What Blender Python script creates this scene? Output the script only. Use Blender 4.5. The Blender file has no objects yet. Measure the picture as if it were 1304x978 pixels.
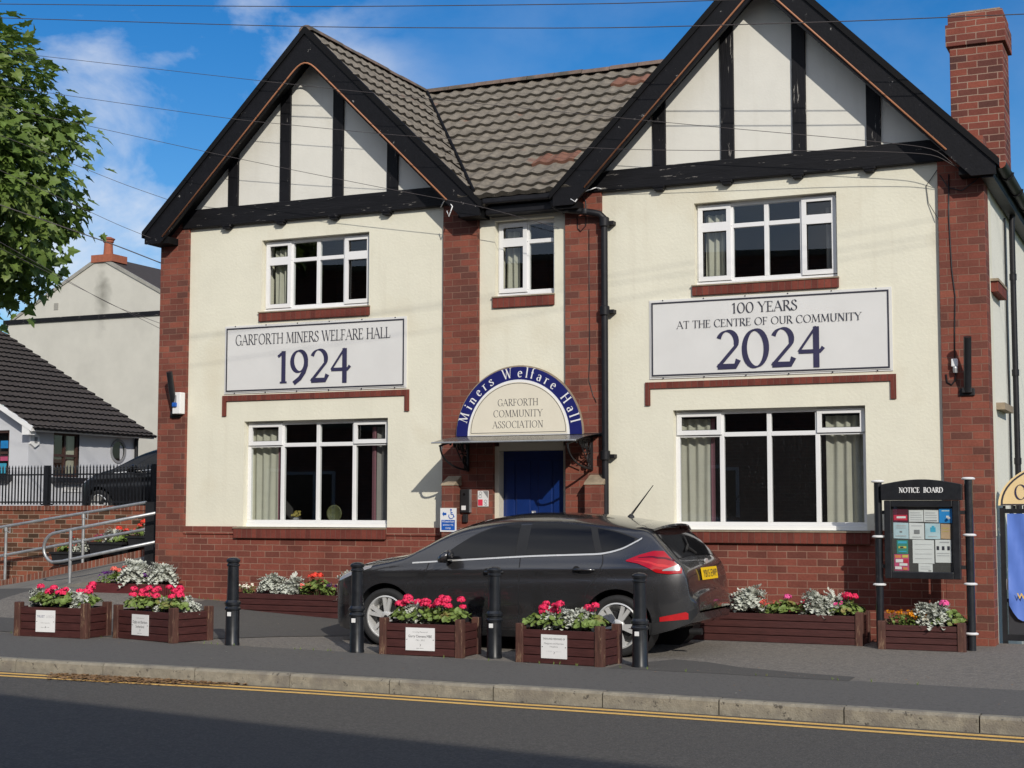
import bpy, bmesh, math, random
from math import sin, cos, pi, radians, sqrt, exp
from mathutils import Vector, Matrix
random.seed(7)
S = bpy.context.scene
COL = S.collection
# ---------------------------------------------------------------- camera, world, sun
cd = bpy.data.cameras.new('camera'); cam = bpy.data.objects.new('camera', cd); COL.objects.link(cam)
cd.sensor_width = 36.0; cd.lens = 1944.68 / 1304 * 36.0; cd.clip_end = 2000; cd.clip_start = 0.05
cam.location = (13.4639, -17.6991, 1.5031)
cam.rotation_mode = 'XYZ'
cam.rotation_euler = (radians(90 + 4.68), radians(-0.046), radians(24.2518))
S.camera = cam
SUN = Vector((0.84, -1.0, 0.655)).normalized()
w = bpy.data.worlds.new('World'); S.world = w; w.use_nodes = True
nt = w.node_tree; nt.nodes.clear()
def N(t, kind, **kw):
    n = t.nodes.new(kind)
    for k, v in kw.items(): setattr(n, k, v)
    return n
out = N(nt, 'ShaderNodeOutputWorld'); bg = N(nt, 'ShaderNodeBackground'); bg.inputs[1].default_value = 0.1
sky = N(nt, 'ShaderNodeTexSky', sky_type='NISHITA', sun_disc=False)
sky.sun_elevation = math.asin(SUN.z); sky.sun_rotation = math.atan2(SUN.x, SUN.y)
sky.air_density = 1.0; sky.dust_density = 0.2; sky.ozone_density = 3.0
hs = N(nt, 'ShaderNodeHueSaturation'); hs.inputs['Saturation'].default_value = 1.42; hs.inputs['Hue'].default_value = 0.508; hs.inputs['Value'].default_value = 1.04
nt.links.new(sky.outputs[0], hs.inputs['Color'])
tc = N(nt, 'ShaderNodeTexCoord'); mp = N(nt, 'ShaderNodeMapping'); mp.inputs['Scale'].default_value = (1, 1, 1.5)
no = N(nt, 'ShaderNodeTexNoise'); no.inputs['Scale'].default_value = 6.5; no.inputs['Detail'].default_value = 9; no.inputs['Roughness'].default_value = .56
no.inputs['Distortion'].default_value = .25
nt.links.new(tc.outputs['Generated'], mp.inputs[0]); nt.links.new(mp.outputs[0], no.inputs[0])
cr = N(nt, 'ShaderNodeValToRGB'); cr.color_ramp.elements[0].position = .42; cr.color_ramp.elements[1].position = .64
nt.links.new(no.outputs[0], cr.inputs[0])
dp = N(nt, 'ShaderNodeVectorMath', operation='DOT_PRODUCT'); dp.inputs[1].default_value = Vector((-.610, .765, .215)).normalized()
nt.links.new(tc.outputs['Generated'], dp.inputs[0])
mr = N(nt, 'ShaderNodeMapRange', interpolation_type='SMOOTHSTEP'); mr.inputs[1].default_value = .976; mr.inputs[2].default_value = .996
mr.inputs[3].default_value = .08; mr.inputs[4].default_value = 1.0
nt.links.new(dp.outputs['Value'], mr.inputs[0])
mu = N(nt, 'ShaderNodeMath', operation='MULTIPLY'); nt.links.new(cr.outputs[0], mu.inputs[0]); nt.links.new(mr.outputs[0], mu.inputs[1])
dp2 = N(nt, 'ShaderNodeVectorMath', operation='DOT_PRODUCT'); dp2.inputs[1].default_value = Vector((.25, -.9, .35)).normalized()  # unseen bright cloud behind the camera, added to lift the ambient fill
nt.links.new(tc.outputs['Generated'], dp2.inputs[0])
mr2 = N(nt, 'ShaderNodeMapRange', interpolation_type='SMOOTHSTEP'); mr2.inputs[1].default_value = .0; mr2.inputs[2].default_value = .55; nt.links.new(dp2.outputs['Value'], mr2.inputs[0])
no2 = N(nt, 'ShaderNodeTexNoise'); no2.inputs['Scale'].default_value = 2.6; no2.inputs['Detail'].default_value = 8; nt.links.new(mp.outputs[0], no2.inputs[0])
cr2 = N(nt, 'ShaderNodeValToRGB'); cr2.color_ramp.elements[0].position = .36; cr2.color_ramp.elements[1].position = .58; nt.links.new(no2.outputs[0], cr2.inputs[0])
mu2 = N(nt, 'ShaderNodeMath', operation='MULTIPLY'); nt.links.new(cr2.outputs[0], mu2.inputs[0]); nt.links.new(mr2.outputs[0], mu2.inputs[1])
mxa = N(nt, 'ShaderNodeMath', operation='MAXIMUM'); nt.links.new(mu.outputs[0], mxa.inputs[0]); nt.links.new(mu2.outputs[0], mxa.inputs[1]); mu = mxa
mx = N(nt, 'ShaderNodeMixRGB'); mx.inputs[2].default_value = (8.3, 8.6, 9.2, 1)
nt.links.new(mu.outputs[0], mx.inputs[0]); nt.links.new(hs.outputs[0], mx.inputs[1]); nt.links.new(mx.outputs[0], bg.inputs[0]); nt.links.new(bg.outputs[0], out.inputs[0])
sl = bpy.data.lights.new('sun', 'SUN'); sl.energy = 3.4; sl.angle = radians(.5); sl.color = (1, .94, .84)
so = bpy.data.objects.new('sun', sl); COL.objects.link(so); so.rotation_euler = SUN.to_track_quat('Z', 'Y').to_euler(); so.location = (20, -20, 20)
S.view_settings.view_transform = 'Standard'; S.view_settings.look = 'None'; S.view_settings.exposure = 0; S.view_settings.gamma = 1
S.render.engine = 'CYCLES'
S.cycles.max_bounces = 8; S.cycles.transparent_max_bounces = 12
# ---------------------------------------------------------------- materials
def newmat(name):
    m = bpy.data.materials.new(name); m.use_nodes = True
    t = m.node_tree; b = t.nodes['Principled BSDF']
    return m, t, b
def c4(c): return (c[0], c[1], c[2], 1)
def M(name, col, rough=.6, metal=0, var=.18, scale=6, bump=0, bscale=60, coat=0, chips=None, chipth=.66, chipscale=14, col2=None, th2=.55, obj=False, stretch=None, spec=.5, streak=None):
    m, t, b = newmat(name); L = t.links.new
    tc = N(t, 'ShaderNodeTexCoord') if obj else N(t, 'ShaderNodeNewGeometry')
    vec = tc.outputs['Object'] if obj else tc.outputs['Position']
    if stretch:
        mp = N(t, 'ShaderNodeMapping'); mp.inputs['Scale'].default_value = stretch; L(vec, mp.inputs[0]); vec = mp.outputs[0]
    n = N(t, 'ShaderNodeTexNoise'); n.inputs['Scale'].default_value = scale; n.inputs['Detail'].default_value = 6; n.inputs['Roughness'].default_value = .65; L(vec, n.inputs[0])
    mr = N(t, 'ShaderNodeMapRange'); mr.inputs[1].default_value = .25; mr.inputs[2].default_value = .75; L(n.outputs[0], mr.inputs[0])
    mx = N(t, 'ShaderNodeMixRGB'); mx.inputs[1].default_value = c4([c * (1 - var) for c in col]); mx.inputs[2].default_value = c4([min(1, c * (1 + var)) for c in col]); L(mr.outputs[0], mx.inputs[0])
    cur = mx.outputs[0]
    if col2:
        n2 = N(t, 'ShaderNodeTexNoise'); n2.inputs['Scale'].default_value = scale * .35; n2.inputs['Detail'].default_value = 8; L(vec, n2.inputs[0])
        r2 = N(t, 'ShaderNodeMapRange'); r2.inputs[1].default_value = th2; r2.inputs[2].default_value = th2 + .12; L(n2.outputs[0], r2.inputs[0])
        m2 = N(t, 'ShaderNodeMixRGB'); m2.inputs[2].default_value = c4(col2); L(cur, m2.inputs[1]); L(r2.outputs[0], m2.inputs[0]); cur = m2.outputs[0]
    if chips:
        n3 = N(t, 'ShaderNodeTexNoise'); n3.inputs['Scale'].default_value = chipscale; n3.inputs['Detail'].default_value = 10; n3.inputs['Roughness'].default_value = .7; L(vec, n3.inputs[0])
        r3 = N(t, 'ShaderNodeMapRange'); r3.inputs[1].default_value = chipth; r3.inputs[2].default_value = chipth + .03; L(n3.outputs[0], r3.inputs[0])
        m3 = N(t, 'ShaderNodeMixRGB'); m3.inputs[2].default_value = c4(chips); L(cur, m3.inputs[1]); L(r3.outputs[0], m3.inputs[0]); cur = m3.outputs[0]
    if streak:
        mps = N(t, 'ShaderNodeMapping'); mps.inputs['Scale'].default_value = (7.5, 7.5, .55); L(vec, mps.inputs[0])
        n4 = N(t, 'ShaderNodeTexNoise'); n4.inputs['Scale'].default_value = 1.0; n4.inputs['Detail'].default_value = 7; L(mps.outputs[0], n4.inputs[0])
        r4 = N(t, 'ShaderNodeMapRange'); r4.inputs[1].default_value = .56; r4.inputs[2].default_value = .78; r4.inputs[4].default_value = .32; L(n4.outputs[0], r4.inputs[0])
        m4 = N(t, 'ShaderNodeMixRGB'); m4.inputs[2].default_value = c4(streak); L(cur, m4.inputs[1]); L(r4.outputs[0], m4.inputs[0]); cur = m4.outputs[0]
    L(cur, b.inputs['Base Color'])
    rr = N(t, 'ShaderNodeMapRange'); rr.inputs[3].default_value = max(0, rough - .08); rr.inputs[4].default_value = min(1, rough + .1); L(n.outputs[0], rr.inputs[0]); L(rr.outputs[0], b.inputs['Roughness'])
    b.inputs['Metallic'].default_value = metal; b.inputs['Specular IOR Level'].default_value = spec
    if coat: b.inputs['Coat Weight'].default_value = coat; b.inputs['Coat Roughness'].default_value = .03
    if bump:
        nb = N(t, 'ShaderNodeTexNoise'); nb.inputs['Scale'].default_value = bscale; nb.inputs['Detail'].default_value = 4; L(vec, nb.inputs[0])
        bp = N(t, 'ShaderNodeBump'); bp.inputs['Strength'].default_value = bump; bp.inputs['Distance'].default_value = .01; L(nb.outputs[0], bp.inputs['Height']); L(bp.outputs[0], b.inputs['Normal'])
    return m
def brick_mat(name, cols, mortar, bw=.236, rh=.0845, ms=.007, soldier=False, dirt=.35):
    m, t, b = newmat(name); L = t.links.new
    g = N(t, 'ShaderNodeNewGeometry'); sp = N(t, 'ShaderNodeSeparateXYZ'); L(g.outputs['Position'], sp.inputs[0])
    sn = N(t, 'ShaderNodeSeparateXYZ'); L(g.outputs['True Normal'], sn.inputs[0])
    def ma(op, a, bb):
        x = N(t, 'ShaderNodeMath', operation=op)
        for i, v in enumerate((a, bb)):
            if v is None: continue
            if isinstance(v, (int, float)): x.inputs[i].default_value = v
            else: L(v, x.inputs[i])
        return x.outputs[0]
    ax = ma('ABSOLUTE', sn.outputs[0], None); ay = ma('ABSOLUTE', sn.outputs[1], None)
    side = ma('GREATER_THAN', ax, ay)
    u = ma('ADD', ma('MULTIPLY', sp.outputs[1], side), ma('MULTIPLY', sp.outputs[0], ma('SUBTRACT', 1.0, side)))
    v = sp.outputs[2]
    cb = N(t, 'ShaderNodeCombineXYZ')
    nw = N(t, 'ShaderNodeTexNoise'); nw.inputs['Scale'].default_value = 9; L(g.outputs['Position'], nw.inputs[0])
    wob = ma('MULTIPLY', ma('SUBTRACT', nw.outputs[0], .5), .012)
    if soldier: L(ma('ADD', v, 5.0), cb.inputs[0]); L(ma('ADD', u, wob), cb.inputs[1])
    else: L(ma('ADD', u, 20.0), cb.inputs[0]); L(ma('ADD', v, wob), cb.inputs[1])
    bt = N(t, 'ShaderNodeTexBrick'); bt.offset = 0 if soldier else .5
    for k, x in (('Scale', 1), ('Mortar Size', ms), ('Mortar Smooth', .25), ('Bias', 0), ('Brick Width', 40 if soldier else bw), ('Row Height', rh)): bt.inputs[k].default_value = x
    bt.inputs['Color1'].default_value = (0, 0, 0, 1); bt.inputs['Color2'].default_value = (1, 1, 1, 1); bt.inputs['Mortar'].default_value = (.5, .5, .5, 1)
    L(cb.outputs[0], bt.inputs[0])
    rp = N(t, 'ShaderNodeValToRGB'); rp.color_ramp.interpolation = 'LINEAR'
    e = rp.color_ramp.elements; e[0].position = 0; e[0].color = c4(cols[0]); e[1].position = 1; e[1].color = c4(cols[-1])
    for i, c in enumerate(cols[1:-1]): x = e.new((i + 1) / (len(cols) - 1)); x.color = c4(c)
    L(bt.outputs['Color'], rp.inputs[0])
    n1 = N(t, 'ShaderNodeTexNoise'); n1.inputs['Scale'].default_value = 38; n1.inputs['Detail'].default_value = 6; L(g.outputs['Position'], n1.inputs[0])
    n2 = N(t, 'ShaderNodeTexNoise'); n2.inputs['Scale'].default_value = 2.3; n2.inputs['Detail'].default_value = 7; L(g.outputs['Position'], n2.inputs[0])
    f = ma('ADD', ma('MULTIPLY', n1.outputs[0], .5), ma('MULTIPLY', n2.outputs[0], .5 + dirt))
    f = ma('ADD', f, .62 - .5 - dirt * .5 + .4)
    vm = N(t, 'ShaderNodeMixRGB', blend_type='MULTIPLY'); vm.inputs[0].default_value = 1; L(rp.outputs[0], vm.inputs[1])
    cc = N(t, 'ShaderNodeCombineColor'); [L(f, cc.inputs[i]) for i in range(3)]; L(cc.outputs[0], vm.inputs[2])
    mm = N(t, 'ShaderNodeMixRGB'); mm.inputs[2].default_value = c4(mortar); L(vm.outputs[0], mm.inputs[1]); L(bt.outputs['Fac'], mm.inputs[0])
    # mortar missing or stained here and there
    r3 = N(t, 'ShaderNodeMapRange'); r3.inputs[1].default_value = .35; r3.inputs[2].default_value = .6; r3.inputs[3].default_value = .55; r3.inputs[4].default_value = 1; L(n2.outputs[0], r3.inputs[0])
    L(ma('MULTIPLY', bt.outputs['Fac'], r3.outputs[0]), mm.inputs[0])
    L(mm.outputs[0], b.inputs['Base Color']); b.inputs['Roughness'].default_value = .85; b.inputs['Specular IOR Level'].default_value = .25
    h = ma('ADD', ma('MULTIPLY', bt.outputs['Fac'], -1.0), ma('MULTIPLY', n1.outputs[0], .45))
    bp = N(t, 'ShaderNodeBump'); bp.inputs['Strength'].default_value = .7; bp.inputs['Distance'].default_value = .008; L(h, bp.inputs['Height']); L(bp.outputs[0], b.inputs['Normal'])
    return m
def glass_mat(name, tint=(.93, .96, .95), rough=.0, refl=1.0, dust=False):
    m, t, b = newmat(name); t.nodes.remove(b); L = t.links.new; o = t.nodes['Material Output']
    tr = N(t, 'ShaderNodeBsdfTransparent'); tr.inputs[0].default_value = c4(tint); gl = N(t, 'ShaderNodeBsdfGlossy'); gl.inputs['Roughness'].default_value = rough
    g = N(t, 'ShaderNodeNewGeometry'); d = N(t, 'ShaderNodeVectorMath', operation='DOT_PRODUCT'); L(g.outputs['Normal'], d.inputs[0]); L(g.outputs['Incoming'], d.inputs[1])
    def ma(op, a, bb=None):
        x = N(t, 'ShaderNodeMath', operation=op)
        for i, v in enumerate((a, bb)):
            if v is None: continue
            if isinstance(v, (int, float)): x.inputs[i].default_value = v
            else: L(v, x.inputs[i])
        return x
    om = ma('SUBTRACT', 1.0, ma('ABSOLUTE', d.outputs['Value']).outputs[0]); p5 = ma('POWER', om.outputs[0], 5.0)
    ad = ma('ADD', ma('MULTIPLY', p5.outputs[0], .9).outputs[0], .055 * refl); ad.use_clamp = True
    mx = N(t, 'ShaderNodeMixShader'); L(ad.outputs[0], mx.inputs[0]); L(tr.outputs[0], mx.inputs[1]); L(gl.outputs[0], mx.inputs[2]); last = mx.outputs[0]
    if dust:
        n = N(t, 'ShaderNodeTexNoise'); n.inputs['Scale'].default_value = 75; n.inputs['Detail'].default_value = 3; L(g.outputs['Position'], n.inputs[0])
        r = N(t, 'ShaderNodeMapRange'); r.inputs[1].default_value = .66; r.inputs[2].default_value = .76; r.inputs[3].default_value = .012; r.inputs[4].default_value = .32; L(n.outputs[0], r.inputs[0])
        df = N(t, 'ShaderNodeBsdfDiffuse'); df.inputs[0].default_value = (.5, .5, .5, 1); m2 = N(t, 'ShaderNodeMixShader'); L(r.outputs[0], m2.inputs[0]); L(last, m2.inputs[1]); L(df.outputs[0], m2.inputs[2]); last = m2.outputs[0]
    L(last, o.inputs[0])
    return m
HB = [(.118, .049, .038), (.155, .052, .038), (.188, .059, .042), (.215, .065, .045), (.245, .078, .051)]
mats = dict(
    plaster=M('cream_render', (.75, .725, .60), .9, var=.05, scale=2.0, bump=.3, bscale=28, col2=(.69, .645, .51), th2=.56, chips=(.56, .52, .42), chipth=.70, chipscale=7, spec=.2, streak=(.60, .555, .44)),
    gable=M('old_cream_render', (.71, .695, .635), .9, var=.06, scale=2.2, bump=.15, bscale=35, col2=(.62, .59, .51), th2=.58, chips=(.50, .46, .39), chipth=.68, chipscale=6, spec=.2, streak=(.56, .53, .46)),
    rough=M('roughcast', (.76, .745, .66), .95, var=.12, scale=45, bump=.25, bscale=60, spec=.15),
    brick=brick_mat('hall_brick', HB, (.235, .135, .098), ms=.0055),
    brick2=brick_mat('plinth_brick', [(.13, .043, .032), (.178, .054, .039), (.205, .060, .043), (.228, .068, .046)], (.31, .185, .135), ms=.006, dirt=.25),
    soldier=brick_mat('soldier_brick', [(.125, .034, .026), (.165, .042, .031), (.2, .052, .036)], (.15, .075, .056), rh=.078, ms=.005, soldier=True),
    cbrick=brick_mat('chimney_brick', [(.08, .034, .029), (.15, .045, .034), (.19, .054, .038), (.23, .066, .044)], (.32, .22, .17)),
    wbrick=brick_mat('boundary_brick', [(.05, .032, .02), (.15, .06, .035), (.21, .07, .042), (.26, .085, .05), (.10, .06, .035)], (.36, .28, .21), bw=.225, rh=.078, ms=.006),
    wsold=brick_mat('coping_brick', [(.11, .05, .035), (.19, .065, .042), (.24, .08, .05)], (.33, .25, .2), rh=.075, soldier=True),
    timber=M('black_timber', (.006, .006, .008), .6, spec=.25, var=.4, scale=12, bump=.35, bscale=30, chips=(.26, .245, .225), chipth=.625, chipscale=15, stretch=(1.8, .8, .25)),
    beam=M('black_beam', (.007, .007, .009), .6, spec=.25, var=.4, scale=10, bump=.4, bscale=30, chips=(.24, .225, .205), chipth=.625, chipscale=15, stretch=(.22, .6, 1.7)),
    barge=M('black_bargeboard', (.005, .005, .007), .6, spec=.25, var=.4, scale=12, bump=.25, bscale=30, chips=(.26, .25, .24), chipth=.635, chipscale=9),
    soffit=M('black_soffit', (.005, .005, .006), .7, spec=.2),
    copper=M('orange_strip', (.40, .17, .085), .5, var=.15, scale=5),
    tile=M('concrete_tile', (.20, .175, .142), .9, var=.42, scale=9, bump=.4, bscale=80, col2=(.24, .125, .09), th2=.66, chips=(.07, .062, .05), chipth=.64, chipscale=20, spec=.2),
    tile_edge=M('dark_tile_edge', (.055, .048, .038), .95, var=.5, scale=14, chips=(.14, .12, .10), chipth=.6, chipscale=18), tilered=M('newer_red_tile', (.21, .105, .075), .9, var=.25, scale=6, bump=.3, bscale=80, spec=.2),  # tile lip faces get a darker tone than the tile tops
    ridge=M('ridge_tile', (.17, .12, .095), .9, var=.35, scale=8, bump=.5, bscale=40, col2=(.08, .07, .055), th2=.5),
    darktile=M('dark_brown_tile', (.055, .044, .038), .85, var=.3, scale=9, bump=.4, bscale=60, chips=(.5, .5, .48), chipth=.765, chipscale=16),
    upvc=M('white_upvc', (.80, .80, .80), .35, var=.03, scale=3),
    upvcseal=M('grey_gasket', (.06, .06, .065), .6),
    glass=glass_mat('window_glass', refl=1.7), room=M('dim_room', (.045, .043, .044), .9),
    dusty=glass_mat('dusty_glass', tint=(.9, .92, .92), refl=1.7, dust=True),
    curtain=M('cream_curtain', (.42, .41, .34), .9, var=.08, scale=5), pinkcurtain=M('pink_curtain_edge', (.20, .085, .105), .9, var=.1), greycurtain=M('grey_curtain', (.22, .21, .20), .9, var=.1),
    black=M('black_metal', (.013, .014, .017), .38, var=.3, scale=15, coat=.2), matblack=M('matt_black', (.012, .012, .014), .6, var=.3),
    pipe=M('black_cast_pipe', (.011, .011, .014), .5, var=.4, scale=10, spec=.3, chips=(.2, .19, .18), chipth=.73, chipscale=12),
    boll=M('black_bollard_paint', (.012, .014, .018), .33, var=.4, scale=12, coat=.35, chips=(.16, .16, .16), chipth=.75, chipscale=22),
    white=M('white_paint', (.8, .8, .8), .5, var=.04), banner=M('grey_white_banner', (.70, .695, .68), .55, var=.04, scale=1.8, bump=.25, bscale=3),
    cream=M('sign_cream', (.74, .69, .57), .45, var=.03), navy=M('navy_enamel', (.012, .016, .13), .35, var=.1, coat=.2), ink=M('dark_ink', (.03, .03, .045), .6), bink=M('purple_navy_ink', (.028, .026, .075), .6),
    blue=M('blue_door_paint', (.005, .026, .145), .35, var=.15, scale=3, coat=.2), lightblue=M('sign_blue', (.01, .10, .45), .5), skyblue=M('banner_blue', (.10, .20, .62), .5, var=.05, scale=2, bump=.3, bscale=3),
    yellow=M('sign_yellow', (.80, .62, .33), .5, var=.03), gold=M('gold_letter', (.75, .5, .12), .5), pyellow=M('plate_yellow', (.85, .55, .01), .4, var=.03),
    steel=M('galvanised_steel', (.42, .43, .44), .42, metal=.6, var=.25, scale=9), chrome=M('chrome', (.70, .70, .69), .25, metal=.45, var=.03),
    stone=M('weathered_stone', (.30, .24, .17), .9, var=.3, scale=10, bump=.5, bscale=40),
    conc=M('concrete_ramp', (.20, .185, .16), .9, var=.18, scale=4, bump=.3, bscale=60, col2=(.15, .14, .125), th2=.52),
    fore=M('old_asphalt', (.208, .190, .168), .9, var=.55, scale=48, bump=.9, bscale=60, col2=(.165, .153, .138), th2=.52, chips=(.30, .275, .24), chipth=.70, chipscale=42, spec=.2),
    foot=M('footway_asphalt', (.132, .126, .117), .9, var=.26, scale=60, bump=.4, bscale=120, col2=(.108, .103, .096), th2=.54, chips=(.085, .08, .075), chipth=.70, chipscale=3.5, spec=.25), patch=M('dark_asphalt_patch', (.108, .103, .096), .9, var=.25, scale=65, bump=.5, bscale=110, col2=(.095, .091, .086), th2=.55, spec=.22),
    road=M('road_asphalt', (.104, .097, .087), .85, var=.6, scale=50, bump=1.0, bscale=62, col2=(.086, .081, .074), th2=.52, chips=(.26, .25, .23), chipth=.69, chipscale=48, spec=.3),
    kerb=M('concrete_kerb', (.270, .245, .195), .9, var=.3, scale=12, bump=.6, bscale=70, col2=(.20, .18, .15), th2=.52, chips=(.10, .09, .075), chipth=.60, chipscale=14),
    yline=M('yellow_road_paint', (.80, .49, .14), .8, var=.2, scale=20, bump=.4, bscale=90, chips=(.2, .17, .12), chipth=.68, chipscale=26),
    wood=M('stained_timber', (.062, .017, .015), .55, var=.4, scale=5, bump=.35, bscale=20, chips=(.20, .12, .085), chipth=.68, chipscale=7, obj=True, stretch=(1, 3, 8)),
    wood2=M('red_stained_board', (.095, .019, .02), .5, var=.3, scale=5, bump=.3, bscale=20, chips=(.22, .13, .1), chipth=.73, chipscale=6, obj=True, stretch=(1, 3, 8)),
    post=M('worn_timber_post', (.085, .034, .024), .7, var=.45, scale=6, bump=.4, bscale=20, chips=(.21, .13, .08), chipth=.57, chipscale=5, obj=True, stretch=(6, 6, 1)),
    soil=M('compost', (.028, .02, .015), .95, var=.5, scale=30, bump=1, bscale=50),
    leafg=M('geranium_leaf', (.15, .215, .05), .55, var=.45, scale=14, col2=(.24, .19, .06), th2=.58), leafd=M('conifer_leaf', (.03, .045, .015), .6, var=.4, scale=3),
    silver=M('silver_leaf', (.50, .52, .46), .8, var=.2, scale=12), red=M('red_petal', (.78, .022, .105), .6, var=.25, scale=20), scarlet=M('scarlet_petal', (.78, .06, .035), .6, var=.2, scale=20), pink=M('pink_petal', (.80, .10, .33), .6, var=.2, scale=20),
    orange=M('orange_petal', (.85, .33, .01), .6, var=.25, scale=25), purple=M('purple_petal', (.14, .02, .22), .6, var=.3, scale=20), whitep=M('cream_petal', (.78, .74, .62), .6, var=.1), salmon=M('salmon_petal', (.80, .16, .12), .6, var=.2, scale=20),
    bark=M('bark', (.09, .07, .05), .95, var=.4, scale=9, bump=1, bscale=18), stem=M('green_stem', (.09, .12, .035), .7),
    paint=M('dark_grey_car_paint', (.085, .084, .088), .25, metal=.75, var=.04, scale=3, coat=1.0), bpaint=M('black_car_paint', (.008, .008, .009), .35, coat=.25), cplastic=M('car_black_plastic', (.014, .014, .015), .5),
    cglass=M('tinted_car_glass', (.007, .007, .008), .06, var=.02, spec=.45), tyre=M('tyre_rubber', (.016, .016, .017), .8, bump=.3, bscale=50), alloy=M('alloy_wheel', (.68, .68, .67), .32, metal=.35, var=.05), disc=M('dark_car_metal', (.03, .03, .032), .6, metal=.5),  # last entry: one even dark metal for brake discs, wheel nuts and exhaust
    redlens=M('red_lens', (.42, .006, .010), .12, coat=1, var=.1), clearlens=M('clear_lens', (.34, .33, .33), .15, coat=1, var=.05), reflector=M('red_reflector', (.45, .008, .012), .3, coat=.5),
    wall=M('white_wall', (.56, .57, .60), .85, var=.06, scale=2, bump=.1, bscale=30), hwall=M('grey_white_wall', (.53, .515, .46), .9, var=.08, scale=1.2, col2=(.46, .445, .40), th2=.58),
    stain=M('grey_soot_stain', (.30, .29, .26), .9, var=.2, scale=4), terra=M('terracotta', (.32, .10, .055), .8, var=.2, scale=8), brown=M('brown_frame', (.055, .026, .02), .5),
    grass=M('rough_grass', (.05, .075, .02), .95, var=.4, scale=3, bump=.8, bscale=20), dirtleaf=M('brown_leaf_litter', (.27, .155, .07), .9, var=.55, scale=18),
    obrick=brick_mat('terrace_brick', [(.20, .075, .052), (.27, .10, .066), (.32, .12, .075)], (.4, .33, .27)), paper=M('white_paper', (.74, .74, .74), .7, var=.04), boardback=M('grey_felt', (.07, .068, .066), .9, var=.2, scale=30),
    p_maroon=M('maroon_print', (.10, .012, .03), .6), p_pink=M('pink_print', (.62, .10, .22), .6), p_blue=M('blue_print', (.02, .27, .68), .6), p_pale=M('pale_blue_print', (.50, .64, .70), .6), p_green=M('green_print', (.05, .27, .21), .6), p_tan=M('tan_print', (.55, .38, .24), .6), p_orange=M('orange_print', (.75, .28, .10), .6), p_grey=M('grey_print', (.24, .24, .25), .6), p_red=M('red_print', (.65, .03, .07), .6), p_cyan=M('cyan_print', (.06, .42, .62), .6), p_ygreen=M('yellow_print', (.65, .55, .12), .6), p_light=M('light_grey_print', (.50, .50, .52), .6))
mats['navygrey'] = M('navy_grey_print', (.10, .12, .24), .6)
mats['brightred'] = M('bright_red_lens', (.62, .02, .02), .15, coat=1); mats['darkred'] = M('dark_red_lens', (.10, .004, .006), .15, coat=1)  # plain bright and dark red lens colours, no emission
mats['wirem'] = M('grey_brown_cable', (.07, .06, .06), .6)
mats['tleaf'] = M('tree_leaf', (.135, .205, .042), .5, var=.45, scale=2.2, col2=(.19, .25, .06), th2=.52)
t_ = mats['tleaf'].node_tree; b_ = t_.nodes['Principled BSDF']; _td = N(t_, 'ShaderNodeBsdfTranslucent'); _td.inputs[0].default_value = (.16, .25, .04, 1); _mx = N(t_, 'ShaderNodeMixShader'); _mx.inputs[0].default_value = .3
t_.links.new(b_.outputs[0], _mx.inputs[1]); t_.links.new(_td.outputs[0], _mx.inputs[2]); t_.links.new(_mx.outputs[0], t_.nodes['Material Output'].inputs[0])
m_, t_, b_ = newmat('tinted_canopy_sheet'); mats['poly'] = m_
b_.inputs['Base Color'].default_value = (.16, .15, .135, 1); b_.inputs['Roughness'].default_value = .22
_tr = N(t_, 'ShaderNodeBsdfTransparent'); _tr.inputs[0].default_value = (.55, .52, .48, 1); _mx = N(t_, 'ShaderNodeMixShader'); _mx.inputs[0].default_value = .78
t_.links.new(_tr.outputs[0], _mx.inputs[1]); t_.links.new(b_.outputs[0], _mx.inputs[2]); t_.links.new(_mx.outputs[0], t_.nodes['Material Output'].inputs[0])
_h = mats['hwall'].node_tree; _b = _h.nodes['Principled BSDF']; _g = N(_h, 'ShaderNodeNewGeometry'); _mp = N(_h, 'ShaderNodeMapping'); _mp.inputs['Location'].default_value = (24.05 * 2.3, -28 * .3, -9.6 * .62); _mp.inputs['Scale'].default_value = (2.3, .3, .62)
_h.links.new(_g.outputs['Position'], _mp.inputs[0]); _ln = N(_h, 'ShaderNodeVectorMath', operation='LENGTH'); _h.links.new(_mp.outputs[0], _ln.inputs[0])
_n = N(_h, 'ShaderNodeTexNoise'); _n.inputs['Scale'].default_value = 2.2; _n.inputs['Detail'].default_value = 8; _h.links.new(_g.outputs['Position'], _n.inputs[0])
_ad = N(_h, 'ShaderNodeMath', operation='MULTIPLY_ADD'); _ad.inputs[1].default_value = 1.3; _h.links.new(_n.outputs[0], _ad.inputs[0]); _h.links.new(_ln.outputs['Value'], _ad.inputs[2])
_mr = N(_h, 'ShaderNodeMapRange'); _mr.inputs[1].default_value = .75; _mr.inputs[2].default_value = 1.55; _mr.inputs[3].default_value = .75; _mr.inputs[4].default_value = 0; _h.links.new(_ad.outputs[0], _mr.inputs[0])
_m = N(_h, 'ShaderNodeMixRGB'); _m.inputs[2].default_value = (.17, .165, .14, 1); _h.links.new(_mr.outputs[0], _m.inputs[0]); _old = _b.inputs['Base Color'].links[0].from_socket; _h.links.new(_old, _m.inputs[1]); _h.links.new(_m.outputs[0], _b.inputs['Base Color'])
# dusty specks on the lower right window
def mt(x): return mats[x] if isinstance(x, str) else x
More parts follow.
